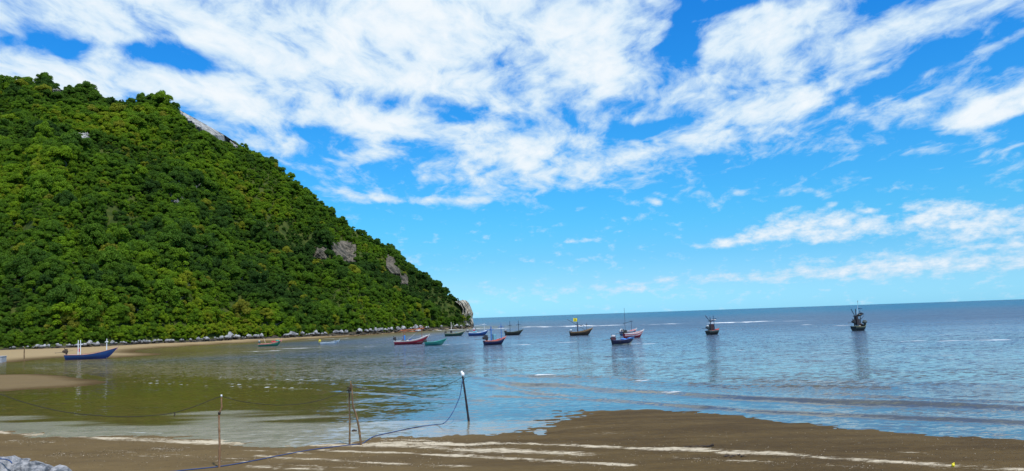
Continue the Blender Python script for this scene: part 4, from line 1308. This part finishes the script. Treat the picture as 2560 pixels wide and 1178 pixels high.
# 15 rightmost dark boat
b = boat('black fishing boat crowded with poles and gear, farthest right and alone', 2124, 2173, 826.5, 30, (.014, .024, .026), (.03, .035, .03), (.16, .17, .10), (.12, .14, .09), hm=8.5, hb=15, hs=10.5, beam=2.1)
engine(b, 2129, 805.5, 1.1); masts(b, [(2139, 773, 0, [(791, 11)], (.02, .025, .035), 1.7), (2156.5, 777, 0, [(786, 9)], (.02, .03, .04), 1.3), (2170, 803, .0, [], (.03, .05, .04), .8)], DARK)
tank(b, 2139, 790, 812, 6, (.03, .02, .022), 'cabin'); tank(b, 2144, 798, 813, 9, (.03, .022, .024), 'locker')
boom(b, 2121, 774, 2136, 790, (.03, .03, .04), 'boom', .07); boom(b, 2158, 798, 2173, 790, (.05, .06, .08), 'boom', .06); boom(b, 2145, 787, 2152, 762, (.55, .65, .70), 'whip_aerial', .035)
MB().bar((b['x'](2149), 0, b['z'](756)), (b['x'](2152), 0, b['z'](753.5)), .06).bar((b['x'](2150.5), 0, b['z'](763)), (b['x'](2150.5), 0, b['z'](752)), .03).build('radar_reflector', pm((.15, .22, .25)), b['e'])
heap(b, 2151, 789, .35, .28, DARK, 'black_float', 28); heap(b, 2162, 785, .38, .28, (.02, .03, .05), 'black_float', 29); heap(b, 2158, 772, .25, .15, (.04, .12, .22), 'float', 30)
heap(b, 2165, 806, .7, .45, (.05, .07, .07), 'net_pile', 31); heap(b, 2151, 811, .7, .3, (.04, .03, .03), 'net_pile', 32); heap(b, 2147, 815, .3, .1, (.5, .45, .4), 'cloth', 33)
boom(b, 2143, 798, 2152, 808, (.25, .22, .18), 'boom', .045)

# ------------------------------------------------------------------ foreground poles, ropes, bits
def bark(name, c1, c2, bands=3.0, th=(0.45, 0.6)):
    m, b_, p = newmat(name)
    pos = b_.n('ShaderNodeNewGeometry').outputs['Position']
    n1 = b_.noise(b_.mapping(pos, scale=(1, 1, 1)), bands, 4, .7)
    n2 = b_.noise(b_.mapping(pos, scale=(8, 8, 1)), 4, 4, .6)
    c = b_.mix(b_.mapr(n1, *th), c1, c2); c = b_.mix(b_.math('MULTIPLY', b_.mapr(n2, .5, .7), .5), c, tuple(x * .4 for x in c1))
    b_.link(c, p.inputs['Base Color']); p.inputs['Roughness'].default_value = .85
    bm = b_.n('ShaderNodeBump'); bm.inputs['Strength'].default_value = .6; bm.inputs['Distance'].default_value = .01
    b_.link(n2, bm.inputs['Height']); b_.link(bm.outputs[0], p.inputs['Normal'])
    return m


M_pole = bark('weathered_pole', (0.22, .115, .055), (.30, .18, .10))
M_pole2 = bark('brown_branch', (0.13, .075, .035), (.24, .15, .07))
M_pole3 = bark('tarred_pole', (0.018, .014, .020), (.10, .05, .05), 3.0, (.55, .72))
M_knot = bark('knot', (0.03, .02, .015), (.08, .05, .03))
M_rope_k = paint('black_line', (.018, .018, .018), .8, .1)
M_rope_b = paint('blue_rope', (.018, .05, .15), .7, .25, .3, (.20, .20, .24))
M_bag = paint('white_plastic', (.80, .82, .84), .4, .1)


def pole_path(pts, D_, r0, r1):
    P = [at_d(x_, y_, D_) for x_, y_ in pts]
    n_ = len(P)
    fine, rad = [], []
    for k in range(n_ - 1):
        for s_ in range(5):
            f_ = s_ / 5; p0 = P[max(k - 1, 0)]; p1 = P[k]; p2 = P[k + 1]; p3 = P[min(k + 2, n_ - 1)]
            q = .5 * ((2 * p1) + (-p0 + p2) * f_ + (2 * p0 - 5 * p1 + 4 * p2 - p3) * f_ ** 2 + (-p0 + 3 * p1 - 3 * p2 + p3) * f_ ** 3)
            fine.append(q)
    fine.append(P[-1])
    m_ = len(fine)
    for k in range(m_): rad.append((r0 + (r1 - r0) * k / (m_ - 1)) * (1 + .10 * math.sin(k * 2.3) + .05 * math.sin(k * 5.1)))
    return fine, rad


def foot(px, py):
    p = at(px, py, 0.0)
    for _ in range(4):
        z_ = float(ground_z(np.array([[p[0]]]), np.array([[p[1]]]))[0, 0]); p = at(px, py, z_)
    return p


def tree_obj(name, base_p, parts, label, cat, group=None):
    e = bpy.data.objects.new(name, None); link(e); e.location = tuple(base_p); e.empty_display_size = .2
    tag(e, label, cat, group)
    for pn, V, Fc, mt in parts:
        mesh_obj(pn, [np.array(v) - base_p for v in V], Fc, mt, e, smooth=True)
    return e


pA = foot(548, 1169)
DA = float(pA[1])
fa, ra = pole_path([(547.6, 1180), (548, 1168), (549, 1120), (548, 1070), (547.6, 1040), (549.5, 1030), (554, 1020), (553.6, 1005), (553.6, 990)], DA, .044, .026)
capA = MB().path([at_d(553.7, 992, DA), at_d(553.6, 987, DA)], .03).V, MB().path([at_d(553.7, 992, DA), at_d(553.6, 987, DA)], .03).F
bandA = MB().path([at_d(548.2, 1036, DA), at_d(548.6, 1030, DA)], .048)
tree_obj('pole', pA, [('shaft', *tube(fa, ra, 8), M_pole), ('cap', capA[0], capA[1], M_bag), ('tie', bandA.V, bandA.F, M_knot)], 'crooked reddish-brown pole standing alone at the left, kinked near its top', 'pole')

pB = foot(876, 1112); DB = float(pB[1])
f1, r1 = pole_path([(874, 1122), (874, 1110), (874.5, 1050), (873, 1000), (876, 970), (876.5, 953)], DB, .046, .022)
f2, r2 = pole_path([(904, 1120), (902, 1109), (898, 1075), (891, 1040), (882.5, 1015), (880.5, 985), (879, 960)], DB - .25, .052, .028)
kn = MB(); rs = np.random.default_rng(3)
for k in range(5):
    c_ = at_d(876 + rs.uniform(-5, 5), 968 + k * 2.6, DB - .1); kn.path([c_ + np.array([-.07, 0, rs.uniform(-.03, .03)]), c_, c_ + np.array([.08, -.05, rs.uniform(-.03, .03)])], .016)
kn.path([at_d(876, 970, DB - .1), at_d(870, 975, DB - .1), at_d(866, 979, DB)], .014); kn.path([at_d(874, 972, DB - .1), at_d(871, 979, DB - .1), at_d(870.5, 983, DB)], .018)
tree_obj('pole_pair', pB, [('pole', *tube(f1, r1, 8), M_pole2), ('pole', *tube(f2, r2, 8), M_pole2), ('lashing', kn.V, kn.F, M_knot)], 'two brown branches lashed together at the top, legs spread on the sand', 'pole')

pC = foot(1172.5, 1057); DC = float(pC[1])
f3, r3 = pole_path([(1174, 1072), (1172, 1054), (1166, 1008), (1161, 972), (1157, 944), (1155.5, 931)], DC, .062, .035)
tw = MB().path([at_d(1158.5, 951, DC), at_d(1163, 944, DC)], [.02, .012])
bag = MB().blob(at_d(1157, 936.5, DC), (.09, .09, .11), seed=6).blob(at_d(1154.5, 932, DC), (.06, .07, .10), seed=7)
tree_obj('pole', pC, [('shaft', *tube(f3, r3, 8), M_pole3), ('twig', tw.V, tw.F, M_pole3), ('plastic_bag', bag.V, bag.F, M_bag)], 'slanting dark pole in the shallows with a white bag on its tip', 'pole')

pD = at(60.5, 902); DD = float(pD[1])
f4, r4 = pole_path([(60.5, 906), (60.5, 902), (60.5, 885), (61, 868)], DD, .11, .09)
o = mesh_obj('stake', *tube(f4, r4, 7), M_pole2); tag(o, 'thin brown stake by the far sand strip, left of the blue boat', 'stake')
cb = at(0, 905, 0.1)
MBo = MB().box((cb[0] - .25, cb[1], .45), (1.9, 1.6, 1.2), bev=.06).box((cb[0] - .25, cb[1], 1.08), (2.0, 1.7, .12), bev=.05)
o = MBo.build('concrete_block', paint('grey_concrete', (.30, .31, .33), .9, .3)); tag(o, 'grey concrete block cut by the left edge of the far strip', 'block')


def curve3(pts, sub=6):
    P = [np.array(p, float) for p in pts]; out = []
    for k in range(len(P) - 1):
        p0 = P[max(k - 1, 0)]; p1 = P[k]; p2 = P[k + 1]; p3 = P[min(k + 2, len(P) - 1)]
        for s_ in range(sub):
            f_ = s_ / sub
            out.append(.5 * ((2 * p1) + (-p0 + p2) * f_ + (2 * p0 - 5 * p1 + 4 * p2 - p3) * f_ ** 2 + (-p0 + 3 * p1 - 3 * p2 + p3) * f_ ** 3))
    out.append(P[-1]); return out


def line_obj(name, pts3, r, mat, label, cat):
    c_ = curve3(pts3); v, f = tube(c_, [r] * len(c_), 6)
    o = mesh_obj(name, v, f, mat, smooth=True); tag(o, label, cat); return o


def lerpD(pts, D0, D1):
    n_ = len(pts); return [at_d(x_, y_, D0 + (D1 - D0) * k / (n_ - 1)) for k, (x_, y_) in enumerate(pts)]


line_obj('line', lerpD([(-60, 967), (0, 985), (60, 1006), (150, 1028), (230, 1038), (310, 1042), (380, 1039), (435, 1032), (490, 1015), (530, 999), (553, 991)], DA - 2, DA), .011, M_rope_k, 'black line sagging from the left edge to the kinked pole', 'rope')
line_obj('line', lerpD([(554, 991), (600, 1003), (650, 1010), (700, 1013), (760, 1009), (810, 998), (850, 983), (874, 968)], DA, DB - .1), .010, M_rope_k, 'black line slung between the kinked pole and the lashed branches', 'rope')
line_obj('line', lerpD([(879, 966), (930, 977), (985, 985), (1030, 985), (1080, 975), (1120, 961), (1156, 944)], DB, DC), .012, M_rope_k, 'black line slung between the lashed branches and the dark pole', 'rope')
kp = at_d(436, 1032, DA - .4)
o = MB().path([kp, kp + np.array([.02, 0, -.05]), kp + np.array([-.005, 0, -.09]), kp + np.array([.03, 0, -.13])], [.02, .02, .018, .012]).build('hook', M_knot); tag(o, 'small black tag hanging from the sagging line left of the kinked pole', 'hook')


def on_sand(px, py, up=.02):
    p = foot(px, py); p[2] = max(p[2], 0.0) + up; return p


rope = [on_sand(x_, y_) for x_, y_ in [(-120, 1215), (240, 1195), (400, 1184), (470, 1176), (548, 1168), (620, 1156), (700, 1140), (790, 1124), (874, 1114), (905, 1110)]]
rope += [on_sand(x_, y_) for x_, y_ in [(918, 1102), (938, 1092), (980, 1083), (1040, 1072), (1090, 1066)]]
rope += [at_d(x_, y_, d_) for x_, y_, d_ in [(1108, 1059, DC - 2.0), (1122, 1046, DC - 1.4), (1134, 1027, DC - .9), (1145, 1003, DC - .4), (1151, 985, DC - .2), (1156, 952, DC)]]
line_obj('rope', rope, .020, M_rope_b, 'blue rope running over the sand and up to the dark pole', 'rope')
# stick, dark clod, leaf litter, yellow scrap
sk = on_sand(1765, 1118, .03)
o = MB().path([sk + np.array([-.75, .1, 0]), sk + np.array([-.3, 0, .02]), sk + np.array([.1, .03, 0]), sk + np.array([.28, 0, .04])], [.012, .02, .025, .05]).build('driftwood', M_knot); tag(o, 'thin black driftwood stick lying on the brown flat at the right', 'driftwood')
ck = on_sand(884, 1081, .0)
o = MB().blob(ck + np.array([0, 0, .03]), (.09, .07, .05), seed=41).blob(ck + np.array([.1, 0, .02]), (.06, .06, .04), seed=42).build('clod', M_knot); tag(o, 'small black clod in the shallows behind the lashed branches', 'clod')
yk = on_sand(2383, 1167, .0)
o = MB().blob(yk + np.array([0, 0, .04]), (.05, .05, .06), seed=43).box(yk + np.array([.03, 0, .09]), (.04, .03, .06)).build('litter', pm(YEL)); tag(o, 'tiny yellow scrap on the foam line near the bottom right', 'litter')
for k in range(9):
    p = on_sand(1812 + k * 6 + random.uniform(-4, 4), 1141 + random.uniform(-3, 3), .015)
    a = random.uniform(0, 6.28); s_ = random.uniform(.06, .12)
    V = [p + np.array([math.cos(a) * s_, math.sin(a) * s_, .02]), p + np.array([-math.sin(a) * s_ * .4, math.cos(a) * s_ * .4, .0]), p - np.array([math.cos(a) * s_, math.sin(a) * s_, -.03]), p + np.array([math.sin(a) * s_ * .4, -math.cos(a) * s_ * .4, .0])]
    V += [v - np.array([0, 0, .01]) for v in V]
    o = mesh_obj('dead_leaf', V, [(0, 1, 2, 3), (7, 6, 5, 4), (0, 4, 5, 1), (1, 5, 6, 2), (2, 6, 7, 3), (3, 7, 4, 0)], M_knot)
    tag(o, f'curled dead leaf right of the black stick, {ORD[k]} along the foam line', 'leaf', 'dead leaves on the foam line')

# shell grit and weed crumbs left along the foam lines
def litter(name, n_, mat, label, smin, smax, seed):
    rs_ = np.random.default_rng(seed); V, Fc = [], []
    lanes = [W(r[0], .1) for r in STREAKS[:12]]
    for _ in range(n_):
        if rs_.random() < .72:
            ln = lanes[rs_.integers(len(lanes))]; k = rs_.integers(len(ln) - 1); f_ = rs_.random()
            x_ = ln[k][0] * (1 - f_) + ln[k + 1][0] * f_; y_ = ln[k][1] * (1 - f_) + ln[k + 1][1] * f_ + rs_.normal() * .35
        else:
            q_ = at(rs_.uniform(-50, 2600), rs_.uniform(1085, 1178)); x_, y_ = q_[0], q_[1]
        z_ = float(ground_z(np.array([[x_]]), np.array([[y_]]))[0, 0]) if False else None
        V.append((x_, y_, rs_.uniform(smin, smax), rs_.uniform(0, 6.28)))
    A = np.array(V); zg = ground_z(A[:, 0], A[:, 1]); ok = zg > .004
    A, zg = A[ok], zg[ok]; VV = []; FF = []
    for (x_, y_, s_, a_), z_ in zip(A, zg):
        c_, d_ = math.cos(a_) * s_, math.sin(a_) * s_; b0 = len(VV)
        VV += [(x_ + c_, y_ + d_, z_ + s_ * .1), (x_ - d_ * .6, y_ + c_ * .6, z_), (x_ - c_, y_ - d_, z_ + s_ * .05), (x_ + d_ * .6, y_ - c_ * .6, z_), (x_, y_, z_ + s_ * .55)]
        FF += [(b0, b0 + 1, b0 + 4), (b0 + 1, b0 + 2, b0 + 4), (b0 + 2, b0 + 3, b0 + 4), (b0 + 3, b0, b0 + 4)]
    tag(mesh_obj(name, VV, FF, mat), label, 'beach litter', kind='stuff')


litter('shell_grit', 1900, paint('shell', (.55, .48, .38), .8, .2), 'pale shell grit scattered over the brown tidal flat', .006, .019, 51)
litter('weed_crumbs', 1500, paint('weed', (.035, .028, .015), .9, .2), 'dark weed crumbs scattered over the brown tidal flat', .012, .035, 52)

# pale bank boulders at the photographer's left
FR = []
for i in range(4):
    me = rock_mesh('bank_boulder', 300 + i, 3, .9, .8); me.materials.append(M_fore); FR.append(me)
spots = [(-55, 1158, .9, 'leftmost, cut by the frame'), (8, 1166, 1.0, 'beneath the blue rope end'), (34, 1153, .42, 'cream lump topmost of the pile'), (66, 1168, .62, 'second from the left edge'), (104, 1176, .66, 'in the middle of the pile'), (146, 1181, .62, 'right of the middle'), (182, 1187, .52, 'near the right end'), (212, 1188, .30, 'smallest and rightmost')]
for k, (px, py, s_, lab) in enumerate(spots):
    D_ = 27.0 if k != 2 else 27.4
    p = at_d(px, py, D_)
    o = bpy.data.objects.new('boulder', FR[k % 4]); link(o)
    o.location = (p[0], p[1], max(p[2] - s_ * .30, 0.12)); o.scale = (s_ * 1.25, s_ * 1.0, s_ * .78); o.rotation_euler = (.12 * math.sin(k * 2), .15 * math.cos(k * 3), k * 1.9)
    tag(o, f'pale bluish boulder in the bottom left corner, {lab}', 'rock')
o = line_obj('rope', [at_d(-40, 1146, 26.6), at_d(-5, 1147, 26.5), at_d(20, 1150, 26.4), at_d(30, 1158, 26.2)], .02, M_rope_b, 'blue rope end lying over the bottom left boulders', 'rope')
